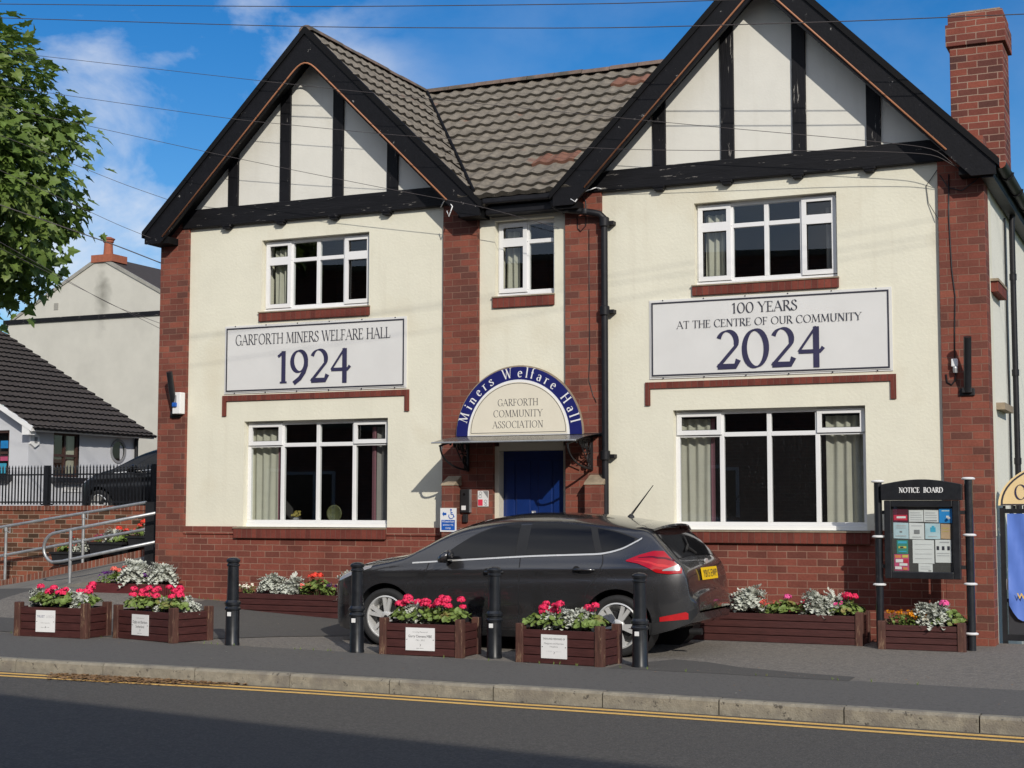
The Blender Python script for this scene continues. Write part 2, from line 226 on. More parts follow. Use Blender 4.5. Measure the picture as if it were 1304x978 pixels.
# ---------------------------------------------------------------- mesh helpers
class MB:
    def __init__(s): s.v = []; s.f = []; s.mi = []; s.ms = []; s.cur = 0
    def use(s, m):
        m = mt(m)
        if m not in s.ms: s.ms.append(m)
        s.cur = s.ms.index(m); return s
    def add(s, vs, fs):
        o = len(s.v); s.v += [tuple(v) for v in vs]
        for f in fs: s.f.append([i + o for i in f]); s.mi.append(s.cur)
        return s
    def box(s, x0, x1, y0, y1, z0, z1):
        return s.add([(x0, y0, z0), (x1, y0, z0), (x1, y1, z0), (x0, y1, z0), (x0, y0, z1), (x1, y0, z1), (x1, y1, z1), (x0, y1, z1)],
                     [(0, 3, 2, 1), (4, 5, 6, 7), (0, 1, 5, 4), (1, 2, 6, 5), (2, 3, 7, 6), (3, 0, 4, 7)])
    def prism(s, poly, y0, y1):       # polygon in x,z pushed along y
        n = len(poly); a = sum(poly[i][0] * poly[(i + 1) % n][1] - poly[(i + 1) % n][0] * poly[i][1] for i in range(n))
        if a < 0: poly = poly[::-1]
        vs = [(x, y0, z) for x, z in poly] + [(x, y1, z) for x, z in poly]
        return s.add(vs, [list(range(n)), list(range(2 * n - 1, n - 1, -1))] + [(i, i + n, (i + 1) % n + n, (i + 1) % n) for i in range(n)])
    def prismx(s, poly, x0, x1):      # polygon in y,z pushed along x
        n = len(poly)
        return s.add([(x0, y, z) for y, z in poly] + [(x1, y, z) for y, z in poly], [list(range(n))[::-1], list(range(n, 2 * n))] + [(i, (i + 1) % n, (i + 1) % n + n, i + n) for i in range(n)])
    def prismz(s, poly, z0, z1):
        n = len(poly)
        return s.add([(x, y, z0) for x, y in poly] + [(x, y, z1) for x, y in poly], [list(range(n))[::-1], list(range(n, 2 * n))] + [(i, (i + 1) % n, (i + 1) % n + n, i + n) for i in range(n)])
    def tube(s, pts, r, n=8, cap=True):
        pts = [Vector(p) for p in pts]; rs = r if isinstance(r, (list, tuple)) else [r] * len(pts); rings = []
        up = None
        for i, p in enumerate(pts):
            d = (pts[min(i + 1, len(pts) - 1)] - pts[max(i - 1, 0)])
            d = d.normalized() if d.length > 1e-9 else Vector((0, 0, 1))
            if up is None: up = Vector((0, 0, 1)) if abs(d.z) < .9 else Vector((0, 1, 0))
            a = d.cross(up)
            if a.length < 1e-5: a = d.cross(Vector((1, .2, 0)))
            a.normalize(); b = a.cross(d).normalized(); up = b
            rings.append([p + (a * cos(2 * pi * k / n) + b * sin(2 * pi * k / n)) * rs[i] for k in range(n)])
        vs = [v for q in rings for v in q]; fs = []
        for i in range(len(pts) - 1):
            for k in range(n): fs.append((i * n + k, i * n + (k + 1) % n, (i + 1) * n + (k + 1) % n, (i + 1) * n + k))
        if cap: fs += [tuple(range(n))[::-1], tuple(range((len(pts) - 1) * n, len(pts) * n))]
        return s.add(vs, fs)
    def lathe(s, prof, c=(0, 0, 0), n=20, axis='z', cap=True):
        vs = []; fs = []
        for r, h in prof:
            for k in range(n):
                a = 2 * pi * k / n
                if axis == 'z': vs.append((c[0] + r * cos(a), c[1] + r * sin(a), c[2] + h))
                else: vs.append((c[0] + r * cos(a), c[1] + h, c[2] + r * sin(a)))
        m = len(prof)
        for i in range(m - 1):
            for k in range(n):
                q = (i * n + k, i * n + (k + 1) % n, (i + 1) * n + (k + 1) % n, (i + 1) * n + k); fs.append(q if axis == 'z' else q[::-1])
        if cap:
            a, b = tuple(range(n))[::-1], tuple(range((m - 1) * n, m * n)); fs += [a, b] if axis == 'z' else [a[::-1], b[::-1]]
        return s.add(vs, fs)
    def grid(s, rows):
        n = len(rows[0]); fs = []
        for i in range(len(rows) - 1):
            for k in range(n - 1): fs.append((i * n + k, i * n + k + 1, (i + 1) * n + k + 1, (i + 1) * n + k))
        return s.add([p for r in rows for p in r], fs)
    def build(s, name, mat=None, parent=None, smooth=False, local=False, bevel=0, origin=None):
        me = bpy.data.meshes.new(name); vs = s.v
        o = bpy.data.objects.new(name, me)
        off = Vector((0, 0, 0))
        if parent is not None:
            if not local:
                q = parent
                while q is not None: off += q.location; q = q.parent
        elif not local:
            xs = [v[0] for v in vs]; ys = [v[1] for v in vs]; zs = [v[2] for v in vs]
            off = Vector(origin) if origin else Vector(((min(xs) + max(xs)) / 2, (min(ys) + max(ys)) / 2, min(zs))); o.location = off
        me.from_pydata([(v[0] - off.x, v[1] - off.y, v[2] - off.z) for v in vs], [], s.f)
        if mat is not None: me.materials.append(mt(mat))
        else:
            for m in s.ms: me.materials.append(m)
            me.polygons.foreach_set('material_index', s.mi)
        if smooth:
            me.polygons.foreach_set('use_smooth', [True] * len(me.polygons))
            if smooth is not True:
                me.update(); bm = bmesh.new(); bm.from_mesh(me)
                for e in bm.edges:
                    if len(e.link_faces) == 2 and e.calc_face_angle(0) > smooth: e.smooth = False
                bm.to_mesh(me); bm.free()
        me.update(); COL.objects.link(o)
        if parent is not None: o.parent = parent
        if bevel:
            md = o.modifiers.new('bevel', 'BEVEL'); md.width = bevel; md.segments = 2; md.limit_method = 'ANGLE'; md.angle_limit = radians(40)
        return o
def tag(o, label=None, cat=None, group=None, kind=None):
    if label: o['label'] = label
    if cat: o['category'] = cat
    if group: o['group'] = group
    if kind: o['kind'] = kind
    return o
def thing(name, loc, label, cat, group=None, rz=0):
    o = bpy.data.objects.new(name, None); COL.objects.link(o); o.location = loc; o.rotation_euler = (0, 0, rz); o.empty_display_size = .1
    return tag(o, label, cat, group)
def dup(o, loc=None, rz=None, scale=None, parent=None):
    c = o.copy(); COL.objects.link(c)
    if parent is not None: c.parent = parent
    if loc is not None: c.location = loc
    if rz is not None: c.rotation_euler = (0, 0, rz)
    if scale is not None: c.scale = (scale,) * 3 if isinstance(scale, (int, float)) else scale
    for ch in list(o.children): dup(ch, parent=c)
    return c
def smooth01(t): t = max(0, min(1, t)); return t * t * (3 - 2 * t)
def interp(tab, x):
    if x <= tab[0][0]: return tab[0][1]
    for (a, b), (c, d) in zip(tab, tab[1:]):
        if x <= c: return b + (d - b) * (x - a) / (c - a)
    return tab[-1][1]
def sinterp(tab, x):           # smooth (catmull) interpolation
    if x <= tab[0][0]: return tab[0][1]
    if x >= tab[-1][0]: return tab[-1][1]
    for i in range(len(tab) - 1):
        if x <= tab[i + 1][0]:
            x0, y0 = tab[i]; x1, y1 = tab[i + 1]; h = x1 - x0; t = (x - x0) / h
            m0 = (y1 - tab[i - 1][1]) / (x1 - tab[i - 1][0]) if i else (y1 - y0) / h
            m1 = (tab[i + 2][1] - y0) / (tab[i + 2][0] - x0) if i + 2 < len(tab) else (y1 - y0) / h
            return (2 * t ** 3 - 3 * t * t + 1) * y0 + (t ** 3 - 2 * t * t + t) * h * m0 + (-2 * t ** 3 + 3 * t * t) * y1 + (t ** 3 - t * t) * h * m1
# ---------------------------------------------------------------- serif lettering drawn with a broad-nib pen
def arc(cx, cy, rx, ry, a0, a1, n=16): return [(cx + rx * cos(radians(a0 + (a1 - a0) * i / n)), cy + ry * sin(radians(a0 + (a1 - a0) * i / n))) for i in range(n + 1)]
def cat(pts, n=7):
    q = [pts[0]] + list(pts) + [pts[-1]]; r = []
    for i in range(1, len(q) - 2):
        for k in range(n):
            t = k / n; r.append(tuple(.5 * (2 * q[i][j] + (q[i + 1][j] - q[i - 1][j]) * t + (2 * q[i - 1][j] - 5 * q[i][j] + 4 * q[i + 1][j] - q[i + 2][j]) * t * t + (3 * q[i][j] - q[i - 1][j] - 3 * q[i + 1][j] + q[i + 2][j]) * t ** 3) for j in (0, 1)))
    return r + [pts[-1]]
A = None
SM = [(.44, .80), (.40, .93), (.27, .985), (.13, .92), (.10, .76), (.20, .61), (.34, .49), (.46, .37), (.46, .17), (.33, .02), (.17, .025), (.06, .12), (.045, .25)]
G = {
 'A': (.78, [([(.06, 0), (.38, 1)], .38), ([(.37, 1), (.71, 0)], 1), ([(.18, .35), (.60, .35)], A)], [(.06, 0), (.71, 0)]),
 'B': (.62, [([(.13, 0), (.13, 1)], 1), ([(.13, .985)] + arc(.30, .765, .19, .22, 90, -90) + [(.13, .545)], A), ([(.13, .545)] + arc(.31, .28, .23, .265, 90, -90) + [(.13, .015)], A)], [(.08, 0), (.08, 1)]),
 'C': (.76, [(arc(.43, .5, .36, .5, 42, 318, 22), A), ([(.70, .66), (.70, .90)], .35)], []),
 'D': (.82, [([(.13, 0), (.13, 1)], 1), ([(.13, .985)] + arc(.36, .5, .36, .485, 90, -90, 20) + [(.13, .015)], A)], [(.08, 0), (.08, 1)]),
 'E': (.60, [([(.13, 0), (.13, 1)], 1), ([(.13, .975), (.50, .975)], A), ([(.13, .52), (.40, .52)], A), ([(.13, .025), (.54, .025)], A), ([(.51, .99), (.51, .80)], .35), ([(.41, .62), (.41, .42)], .3), ([(.56, .01), (.56, .22)], .35)], [(.08, 0), (.08, 1)]),
 'F': (.56, [([(.13, 0), (.13, 1)], 1), ([(.13, .975), (.50, .975)], A), ([(.13, .50), (.40, .50)], A), ([(.51, .99), (.51, .80)], .35), ([(.41, .60), (.41, .40)], .3)], [(.13, 0), (.08, 1)]),
 'G': (.80, [(arc(.43, .5, .36, .5, 44, 322, 22), A), ([(.70, .08), (.70, .42)], 1), ([(.69, .68), (.69, .90)], .35)], [(.70, .42)]),
 'H': (.80, [([(.13, 0), (.13, 1)], 1), ([(.67, 0), (.67, 1)], 1), ([(.13, .52), (.67, .52)], A)], [(.13, 0), (.13, 1), (.67, 0), (.67, 1)]),
 'I': (.28, [([(.14, 0), (.14, 1)], 1)], [(.14, 0), (.14, 1)]),
 'L': (.58, [([(.13, 0), (.13, 1)], 1), ([(.13, .025), (.52, .025)], A), ([(.54, .01), (.54, .24)], .35)], [(.13, 1), (.08, 0)]),
 'M': (.98, [([(.11, 0), (.18, 1)], .42), ([(.18, 1), (.49, .06)], 1), ([(.49, .06), (.79, 1)], .42), ([(.79, 1), (.86, 0)], 1)], [(.11, 0), (.14, 1), (.83, 1), (.86, 0)]),
 'N': (.82, [([(.14, 0), (.14, 1)], .45), ([(.14, 1), (.68, 0)], 1), ([(.68, 0), (.68, 1)], .45)], [(.14, 0), (.10, 1), (.68, 1)]),
 'O': (.90, [(arc(.45, .5, .37, .49, 100, 462, 34), A)], []),
 'R': (.68, [([(.13, 0), (.13, 1)], 1), ([(.13, .985)] + arc(.30, .745, .20, .24, 90, -90) + [(.13, .505)], A), ([(.30, .50), (.64, .01)], 1)], [(.13, 0), (.08, 1), (.66, 0)]),
 'S': (.54, [(cat(SM), A), ([(.45, .78), (.45, .94)], .3), ([(.04, .08), (.04, .27)], .3)], []),
 'T': (.68, [([(.34, 0), (.34, 1)], 1), ([(.03, .975), (.65, .975)], A), ([(.03, .99), (.03, .80)], .35), ([(.65, .99), (.65, .80)], .35)], [(.34, 0)]),
 'U': (.80, [([(.14, 1), (.14, .32)] + arc(.40, .30, .26, .30, 180, 360, 14) + [(.66, 1)], A)], [(.14, 1), (.66, 1)]),
 'V': (.76, [([(.06, 1), (.38, 0)], 1), ([(.38, 0), (.70, 1)], .4)], [(.06, 1), (.70, 1)]),
 'W': (1.06, [([(.06, 1), (.32, 0)], 1), ([(.32, 0), (.56, .97)], .4), ([(.52, .97), (.76, 0)], 1), ([(.76, 0), (1.0, 1)], .4)], [(.06, 1), (.53, 1), (1.0, 1)]),
 'Y': (.72, [([(.05, 1), (.36, .46)], 1), ([(.67, 1), (.36, .46)], .4), ([(.36, .48), (.36, 0)], 1)], [(.05, 1), (.67, 1), (.36, 0)]),
 'i': (.27, [([(.13, 0), (.13, .62)], 1), ([(.13, .80), (.13, .92)], 1)], [(.13, 0), (.09, .62)]),
 'n': (.60, [([(.13, 0), (.13, .62)], 1), ([(.13, .42)] + arc(.30, .42, .16, .20, 160, 0, 10) + [(.46, 0)], A)], [(.13, 0), (.46, 0), (.09, .62)]),
 'e': (.52, [([(.08, .36), (.43, .36)] + arc(.26, .31, .19, .30, 10, 320, 22), A)], []),
 'r': (.44, [([(.13, 0), (.13, .62)], 1), (arc(.30, .44, .16, .18, 165, 60, 8), A)], [(.13, 0), (.09, .62)]),
 's': (.42, [([(x * .82 + .02, z * .63) for x, z in cat(SM)], A)], []),
 'l': (.27, [([(.13, 0), (.13, 1.08)], 1)], [(.13, 0), (.09, 1.08)]),
 'f': (.36, [([(.14, 0), (.14, .85)] + arc(.30, .85, .16, .22, 180, 70, 8), A), ([(.03, .60), (.32, .60)], A)], [(.14, 0)]),
 'a': (.50, [(arc(.22, .43, .17, .18, 150, 0, 9) + [(.39, .05), (.46, .02)], A), (arc(.23, .18, .16, .18, 30, 330, 18), A)], []),
 '0': (.74, [(arc(.37, .5, .29, .49, 100, 462, 34), A)], []), '1': (.46, [([(.25, 0), (.25, 1)], 1), ([(.06, .83), (.25, .97)], .6)], [(.25, 0)]),
 '2': (.66, [(arc(.31, .70, .24, .29, 160, -28, 16) + [(.05, .03)], A), ([(.05, .05), (.52, .05), (.60, .22)], 1)], []),
 '4': (.72, [([(.50, 1.0), (.05, .36)], .45), ([(.05, .36), (.60, .36), (.68, .46)], .72), ([(.50, 1), (.50, -.06)], 1.05)], []),
 '9': (.66, [(arc(.31, .66, .24, .33, 0, 360, 26), A), ([(.55, .66), (.55, .52), (.48, .32), (.34, .13), (.13, -.02)], .95)], []),
 ' ': (.32, [], [])}
def stroke(mb, pts, wd, T, tf, dep, nib=15):
    L = []; R = []
    for i, p in enumerate(pts):
        a = pts[max(i - 1, 0)]; b = pts[min(i + 1, len(pts) - 1)]
        d = Vector((b[0] - a[0], b[1] - a[1])); d = d.normalized() if d.length > 1e-6 else Vector((1, 0))
        if wd is None: ph = math.atan2(d.y, d.x); hw = T * .5 * (.27 + .73 * abs(sin(ph - radians(nib))) ** 1.25)
        else: hw = T * .5 * wd
        L.append((p[0] - d.y * hw, p[1] + d.x * hw)); R.append((p[0] + d.y * hw, p[1] - d.x * hw))
    n = len(pts); mb.add([tf(u, v, dep) for u, v in L + R], [(i, i + n, i + n + 1, i + 1) for i in range(n - 1)])
def glyph(mb, ch, tf, T=.125, serif=.12):
    wd, st, se = G[ch]; d = 0
    for pts, ww in st: stroke(mb, pts, ww, T, tf, d); d += .0005
    for x, z in se:
        zz = z - .022 if z > .3 else z + .022
        stroke(mb, [(x - serif, zz), (x + serif, zz)], .36, T, tf, d + .0005)
    return wd
def width(s, tr=0): return sum(G[c][0] + tr for c in s) - tr
def serif_text(mb, s, h, cx, z, y, T=.125, tr=.02, fitw=None, serif=.12, sx=1.0):
    W = width(s, tr) * h
    if fitw: sx = fitw / W
    x = cx - W * sx / 2
    for ch in s:
        glyph(mb, ch, lambda u, v, d, x=x: (x + u * h * sx, y - d, z + v * h), T, serif); x += (G[ch][0] + tr) * h * sx
def plain_text(name, s, h, cx, z, y, mat, parent, fitw=None, rot=None, dep=.0004):
    cu = bpy.data.curves.new('t', 'FONT'); cu.body = s; cu.size = 1; cu.align_x = 'CENTER'; cu.extrude = 0; cu.resolution_u = 3
    o = bpy.data.objects.new('t', cu); COL.objects.link(o); dg = bpy.context.evaluated_depsgraph_get()
    me = bpy.data.meshes.new_from_object(o.evaluated_get(dg)); bpy.data.objects.remove(o)
    xs = [v.co.x for v in me.vertices] or [0, 1]; k = h / .69; kx = k if not fitw else fitw / max(1e-6, (max(xs) - min(xs)))
    mb = MB(); pts = []
    for v in me.vertices:
        p = Vector((v.co.x * kx, -dep, v.co.y * k))
        if rot: p = rot @ p
        pts.append((cx + p.x, y + p.y, z + p.z))
    mb.add(pts, [tuple(p.vertices) for p in me.polygons]); bpy.data.meshes.remove(me)
    return mb.build(name, mat, parent)
# ---------------------------------------------------------------- ground
def kerb_y(x): return -5.15 - .40 * (1 - exp(-((x - 7.2) / 5.2) ** 2))
CB = [(-30, .0), (-6, .08), (-3, .17), (-1.6, .30), (0, .31), (.6, .22), (1.4, .16), (3, .07), (5, 0), (60, 0)]
def H(x, y):
    z = .012 * max(y, -8) + .008 * max(0, min(7.9 - x, 14))
    return z + interp(CB, x) * smooth01((y + 2.3) / 2.3)
def sheet(name, mat, xs, yf, n, zf):
    mb = MB(); rows = []
    for x in xs:
        y0, y1 = yf(x); rows.append([(x, y0 + (y1 - y0) * k / n, zf(x, y0 + (y1 - y0) * k / n)) for k in range(n + 1)])
    mb.grid(rows); o = mb.build(name, mat, smooth=True); o['kind'] = 'structure'
    for p in o.data.polygons:
        if p.normal.z < 0: o.data.flip_normals(); break
    return o
def rng(a, b, s): return [a + (b - a) * i / max(1, round((b - a) / s)) for i in range(max(1, round((b - a) / s)) + 1)]
XS = sorted(set(rng(-60, -8, 4) + rng(-8, 16, .25) + rng(16, 70, 4)))
gm = MB(); gm.add([(-900, -900, -.5), (900, -900, -.5), (900, 900, -.5), (-900, 900, -.5)], [(0, 1, 2, 3)]); gm.build('ground', 'grass')['kind'] = 'structure'
def fy(x): return -3.42 - .055 * max(0, x - 5) + .12 * sin(x * .9) * .3
sheet('forecourt', 'fore', [x for x in XS if x <= 34 and x >= -20], lambda x: (fy(x), .35 if x > .2 else (0.02)), 14, H)
sheet('footway', 'foot', XS, lambda x: (kerb_y(x) + .001, fy(x) + .03), 6, lambda x, y: H(x, y) + .004)
pm = MB(); pc_ = [(-6.5, -3.25), (-2, -3.3), (1.0, -3.28), (2.7, -3.2), (3.1, -2.8), (3.6, -2.3), (4.3, -1.9), (4.6, -1.2), (4.7, -.45)]
pm.grid([[(x, y + (-.03 - y) * k / 10, H(x, y + (-.03 - y) * k / 10) + .006) for k in range(11)] for x, y in pc_]); pm.build('asphalt_patch', 'patch', smooth=True)['kind'] = 'structure'
pm = MB(); pm.grid([[(x, y0 + (y1 - y0) * k / 3, H(x, y0 + (y1 - y0) * k / 3) + .006) for k in range(4)] for x, y0, y1 in ((8.15, -3.62, -3.30), (8.5, -3.62, -2.62), (8.9, -3.64, -2.75), (9.3, -3.66, -3.05), (9.9, -3.70, -3.28), (10.5, -3.74, -3.42))]); pm.build('asphalt_patch', 'patch', smooth=True)['kind'] = 'structure'
def kt(x): return H(x, kerb_y(x))
def rz_(x): return kt(x) - .125
sheet('road', 'road', XS, lambda x: (-16.2, kerb_y(x) - .126), 12, lambda x, y: rz_(x) + .03 * smooth01((kerb_y(x) - y) / 5) - .0 )
sheet('far_footway', 'foot', XS, lambda x: (-40, -16.1), 4, lambda x, y: rz_(x) + .11)
mb = MB(); x = -40.05; jx = 2.461
st = []
k0 = -40
xs_j = [jx + 1.045 * k for k in range(-40, 50)]
for a, b in zip(xs_j, xs_j[1:]):
    g = .006; A0, B0 = a + g, b - g
    hh = random.uniform(-.003, .003)
    vs = []
    for xx in (A0, B0):
        y = kerb_y(xx); z = kt(xx) + .005 + hh; yy = random.uniform(-.004, .004)
        vs += [(xx, y, z - .26), (xx, y, z), (xx, y - .105 + yy, z), (xx, y - .125 + yy, z - .022), (xx, y - .13 + yy, z - .26)]
    mb.add(vs, [(0, 5, 6, 1), (1, 6, 7, 2), (2, 7, 8, 3), (3, 8, 9, 4), (0, 1, 2, 3, 4), (9, 8, 7, 6, 5)])
mb.build('kerb', 'kerb')['kind'] = 'structure'
jm = MB(); rows = [[(x, kerb_y(x) - .012, kt(x) - .012), (x, kerb_y(x) - .112, kt(x) - .012), (x, kerb_y(x) - .112, kt(x) - .2)] for x in XS if -39 < x < 48]; jm.grid(rows); jm.build('kerb_bedding', 'soil')['kind'] = 'structure'
for off in (.23, .42):
    mb = MB(); mb.grid([[(x, kerb_y(x) - off, rz_(x) + .004 + .03 * smooth01(off / 5)), (x, kerb_y(x) - off - .095, rz_(x) + .004 + .03 * smooth01((off + .095) / 5))] for x in rng(-40, 50, .5)])
    o = mb.build('road_marking', 'yline'); o['kind'] = 'structure'
    if o.data.polygons[0].normal.z < 0: o.data.flip_normals()
# leaf litter in the channel
mb = MB()
for i in range(1500):
    t = random.betavariate(2, 2.6); x = 2.9 + 2.4 * t; y = kerb_y(x) - .14 - abs(random.gauss(0, .21 * (1 - abs(t - .35))) )
    z = rz_(x) + .006 + .03 * smooth01((kerb_y(x) - y) / 5) + random.uniform(0, .012); a = random.uniform(0, 6.3); r = random.uniform(.008, .03)
    mb.add([(x + r * cos(a + q) * (1 if q != 1.57 else .5), y + r * sin(a + q), z + random.uniform(0, .008)) for q in (0, 1.57, 3.14, 4.71)], [(0, 1, 2, 3)])
tag(mb.build('leaf_litter', 'dirtleaf'), kind='stuff')
# ---------------------------------------------------------------- the hall
hall = thing('hall_building', (5.67, 0, 0), 'cream rendered hall with twin black timbered gables, red brick pilasters and white windows', 'building')
WIN = dict(UL=(1.68, 3.385, 4.20, 5.216), M=(5.245, 6.075, 4.21, 5.21), UR=(7.925, 9.665, 4.20, 5.225), LL=(1.43, 3.69, 1.26, 2.705), LR=(7.635, 9.957, 1.26, 2.70))
def panel(mb, x0, x1, z0, z1, holes, y=0, dep=.32):
    xs = sorted({x0, x1} | {v for h in holes for v in h[:2]}); zs = sorted({z0, z1} | {v for h in holes for v in h[2:]})
    for a, b in zip(xs, xs[1:]):
        for c, d in zip(zs, zs[1:]):
            if any(h[0] <= a and b <= h[1] and h[2] <= c and d <= h[3] for h in holes): continue
            mb.add([(a, y, c), (b, y, c), (b, y, d), (a, y, d)], [(0, 1, 2, 3)])
    for a, b, c, d in holes:
        q = [(a, c), (b, c), (b, d), (a, d)]
        for i in range(4):
            p, r = q[i], q[(i + 1) % 4]
            mb.add([(p[0], y, p[1]), (r[0], y, r[1]), (r[0], y + dep, r[1]), (p[0], y + dep, p[1])], [(0, 3, 2, 1)])
mb = MB().use('plaster')
panel(mb, .48, 4.52, 1.26, 5.47, [WIN['UL'], WIN['LL']]); panel(mb, 5.03, 6.24, 2.44, 5.47, [WIN['M']]); panel(mb, 6.73, 10.83, 1.26, 5.47, [WIN['UR'], WIN['LR']])
mb.use('gable'); mb.add([(0.05, .001, 5.47), (5.05, .001, 5.47), (2.55, .001, 7.86)], [(0, 1, 2)]); mb.add([(6.4, .001, 5.47), (11.3, .001, 5.47), (8.85, .001, 7.95)], [(0, 1, 2)])
mb.build('rendered_wall', parent=hall)
mb = MB().use('rough'); mb.add([(11.32, .28, -.3), (11.32, 11, -.3), (11.32, 11, 5.5), (11.32, .28, 5.5)], [(0, 1, 2, 3)])
mb.use('plaster'); mb.add([(0.02, .3, -.3), (0.02, 11, -.3), (0.02, 11, 5.5), (0.02, .3, 5.5)], [(3, 2, 1, 0)]); mb.add([(0, 11, -.3), (11.3, 11, -.3), (11.3, 11, 5.5), (0, 11, 5.5)], [(3, 2, 1, 0)])
mb.box(11.30, 11.328, .284, .62, 1.2, 5.3)
mb.build('side_wall', parent=hall)
for x0, x1, zt in ((0, .48, 5.72), (4.52, 5.03, 5.6), (6.24, 6.73, 5.6), (10.83, 11.34, 5.72)):
    MB().box(x0, x1, -.05, .28, -.3, zt).build('pilaster', 'brick', hall, bevel=.006)
for x0, x1 in ((.48, 4.52), (6.73, 10.83)): MB().box(x0, x1, -.046, .25, -.3, 1.155).build('brick_plinth', 'brick2', hall)
MB().box(5.03, 5.24, -.044, .25, -.3, 2.44).build('door_side_brickwork', 'brick', hall)
for x0, x1 in ((.48, 1.34), (3.71, 4.52), (6.73, 7.6), (10.0, 10.83)): MB().box(x0, x1, -.066, .2, 1.155, 1.262).build('plinth_cap_course', 'brick2', hall, bevel=.006)
for x0, x1, z0, z1, y in ((1.34, 3.71, 1.105, 1.236, -.095), (7.6, 10.0, 1.105, 1.236, -.095), (1.66, 3.405, 4.082, 4.198, -.035), (5.223, 6.08, 4.078, 4.208, -.035), (7.90, 9.68, 4.086, 4.198, -.035)):
    o = MB().box(x0, x1, y, .2, z0, z1).build('brick_sill', 'soldier', hall, bevel=.005)
    MB().box(x0 - .005, x1 + .005, y - .012, .2, z1, z1 + .016).build('sill_ledge', 'stone', o)
for a, b, z in ((1.073, 4.01, 3.07), (7.287, 10.316, 3.05)):
    mb = MB(); mb.prism([(a, z), (b, z), (b, z - .285), (b - .062, z - .285), (b - .062, z - .078), (a + .062, z - .078), (a + .062, z - .285), (a, z - .285)], -.022, .02); mb.build('brick_hood_mould', 'soldier', hall)
MB().box(11.32, 11.41, .45, 1.28, 4.0, 4.12).build('brick_sill', 'soldier', hall); MB().box(11.32, 11.42, .42, 1.3, 4.121, 4.15).build('stone_ledge', 'stone', hall); MB().box(11.32, 11.42, .75, 1.6, 2.66, 2.74).build('stone_ledge', 'stone', hall)
# timbering
for x0, x1, z0, z1 in ((.485, 4.64, 5.46, 5.725), (6.65, 10.95, 5.46, 5.72)):
    MB().box(x0 - .1, x1, -.075, .03, z0, z1).build('tie_beam', 'beam', hall, bevel=.012)
for ax, az, xs in ((2.55, 7.75, (1.12, 1.972, 2.818, 3.662)), (8.85, 7.83, (7.41, 8.28, 9.161, 10.034))):
    for x in xs:
        wd = .165; xm = x + wd / 2
        MB().prism([(x, 5.72), (x + wd, 5.72), (x + wd, az - abs(x + wd - ax)), (x, az - abs(x - ax))], -.032, .02).build('timber_stud', 'timber', hall, bevel=.006)
for x, z in ((1.133, 5.46), (2.015, 5.46), (2.868, 5.46), (3.681, 5.46), (7.497, 5.46), (8.357, 5.46), (9.223, 5.46), (10.066, 5.46)):
    MB().box(x - .075, x + .075, -.092, .02, z - .022, z + .004).box(x - .055, x + .055, -.085, .02, z - .05, z - .0225).build('timber_bracket', 'timber', hall, bevel=.005)
def barge(ax, az, ex, ez, vd=.40):
    sg = 1 if ex > ax else -1
    k = (az - ez) / abs(ex - ax)
    zb = ez - .13
    xi = ax + sg * (az - vd - zb) / k
    p = [(ax, az), (ex, ez), (ex, zb), (xi, zb), (ax, az - vd)]
    o = MB().prism(p, -.335, -.295).build('bargeboard', 'barge', hall)
    q = [(ax, az + .075), (ex + sg * .035, ez + .045), (ex + sg * .035, ez - .045), (ax, az - .03)]
    MB().prism(q, -.36, -.28).build('verge_strip', 'soffit', o)
    xs_ = ax + sg * (az - vd + .16 - zb) / k
    q = [(ax, az - vd + .20), (xs_, zb + .04), (xs_, zb), (ax, az - vd + .16)]
    MB().prism(q, -.294, .03).build('soffit', 'soffit', o)
    return (xi, zb, sg)
B = [barge(2.55, 7.976, -.07, 5.366), barge(2.55, 7.976, 5.183, 5.366), barge(8.85, 8.06, 6.195, 5.403), barge(8.85, 8.06, 11.504, 5.335)]
for ax, az, l, r, rnd in ((2.55, 7.62, (.24, 5.32), (4.72, 5.47), .22), (8.85, 7.74, (6.62, 5.47), (10.98, 5.52), .05)):
    pts = [(l[0], -.345, l[1])] + [(ax - rnd + 2 * rnd * i / 8, -.345, az - rnd + .0 + (rnd * .62) * sin(pi * i / 8)) for i in range(9)] + [(r[0], -.345, r[1])]
    MB().tube(pts, .0115, 8).build('copper_strip', 'copper', hall, smooth=True)
# boxed eave ends under the bargeboards
for x0, x1 in ((-.05, .3), (4.86, 5.17), (6.21, 6.5), (11.1, 11.49)): MB().box(x0, x1, -.29, .02, 5.235, 5.33).build('eaves_box', 'soffit', hall)
# roofs
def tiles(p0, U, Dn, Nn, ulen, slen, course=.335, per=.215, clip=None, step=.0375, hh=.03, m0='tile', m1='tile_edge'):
    mb = MB(); U = Vector(U).normalized(); Dn = Vector(Dn).normalized(); Nn = Vector(Nn).normalized(); p0 = Vector(p0)
    k = 0; s = 0
    while s < slen - .02:
        s1 = min(s + course, slen); u0, u1 = (0, ulen) if not clip else clip((s + s1) / 2)
        if u1 - u0 > .1:
            us = rng(u0, u1, step); rows = [[], [], []]
            jit = {}
            for u in us:
                ti = int(math.floor(u / per)); j = jit.setdefault(ti, random.uniform(-.006, .006))
                ph = (u / per) % 1; h = hh * (.5 + .5 * cos(2 * pi * (ph - .5))) ** 1.6
                rows[0].append(p0 + U * u + Dn * (s - .02) + Nn * (.006 + h)); rows[1].append(p0 + U * u + Dn * (s1 + .025 + j) + Nn * (.05 + h)); rows[2].append(p0 + U * u + Dn * (s1 + .027 + j) + Nn * (.0 + h * .4))
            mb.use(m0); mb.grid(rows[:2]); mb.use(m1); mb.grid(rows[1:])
        s = s1; k += 1
    return mb
inv = 1 / sqrt(2)
TL = tiles((2.55, -.33, 7.99), (0, 1, 0), (inv, 0, -inv), (inv, 0, inv), 5.2, 3.72)
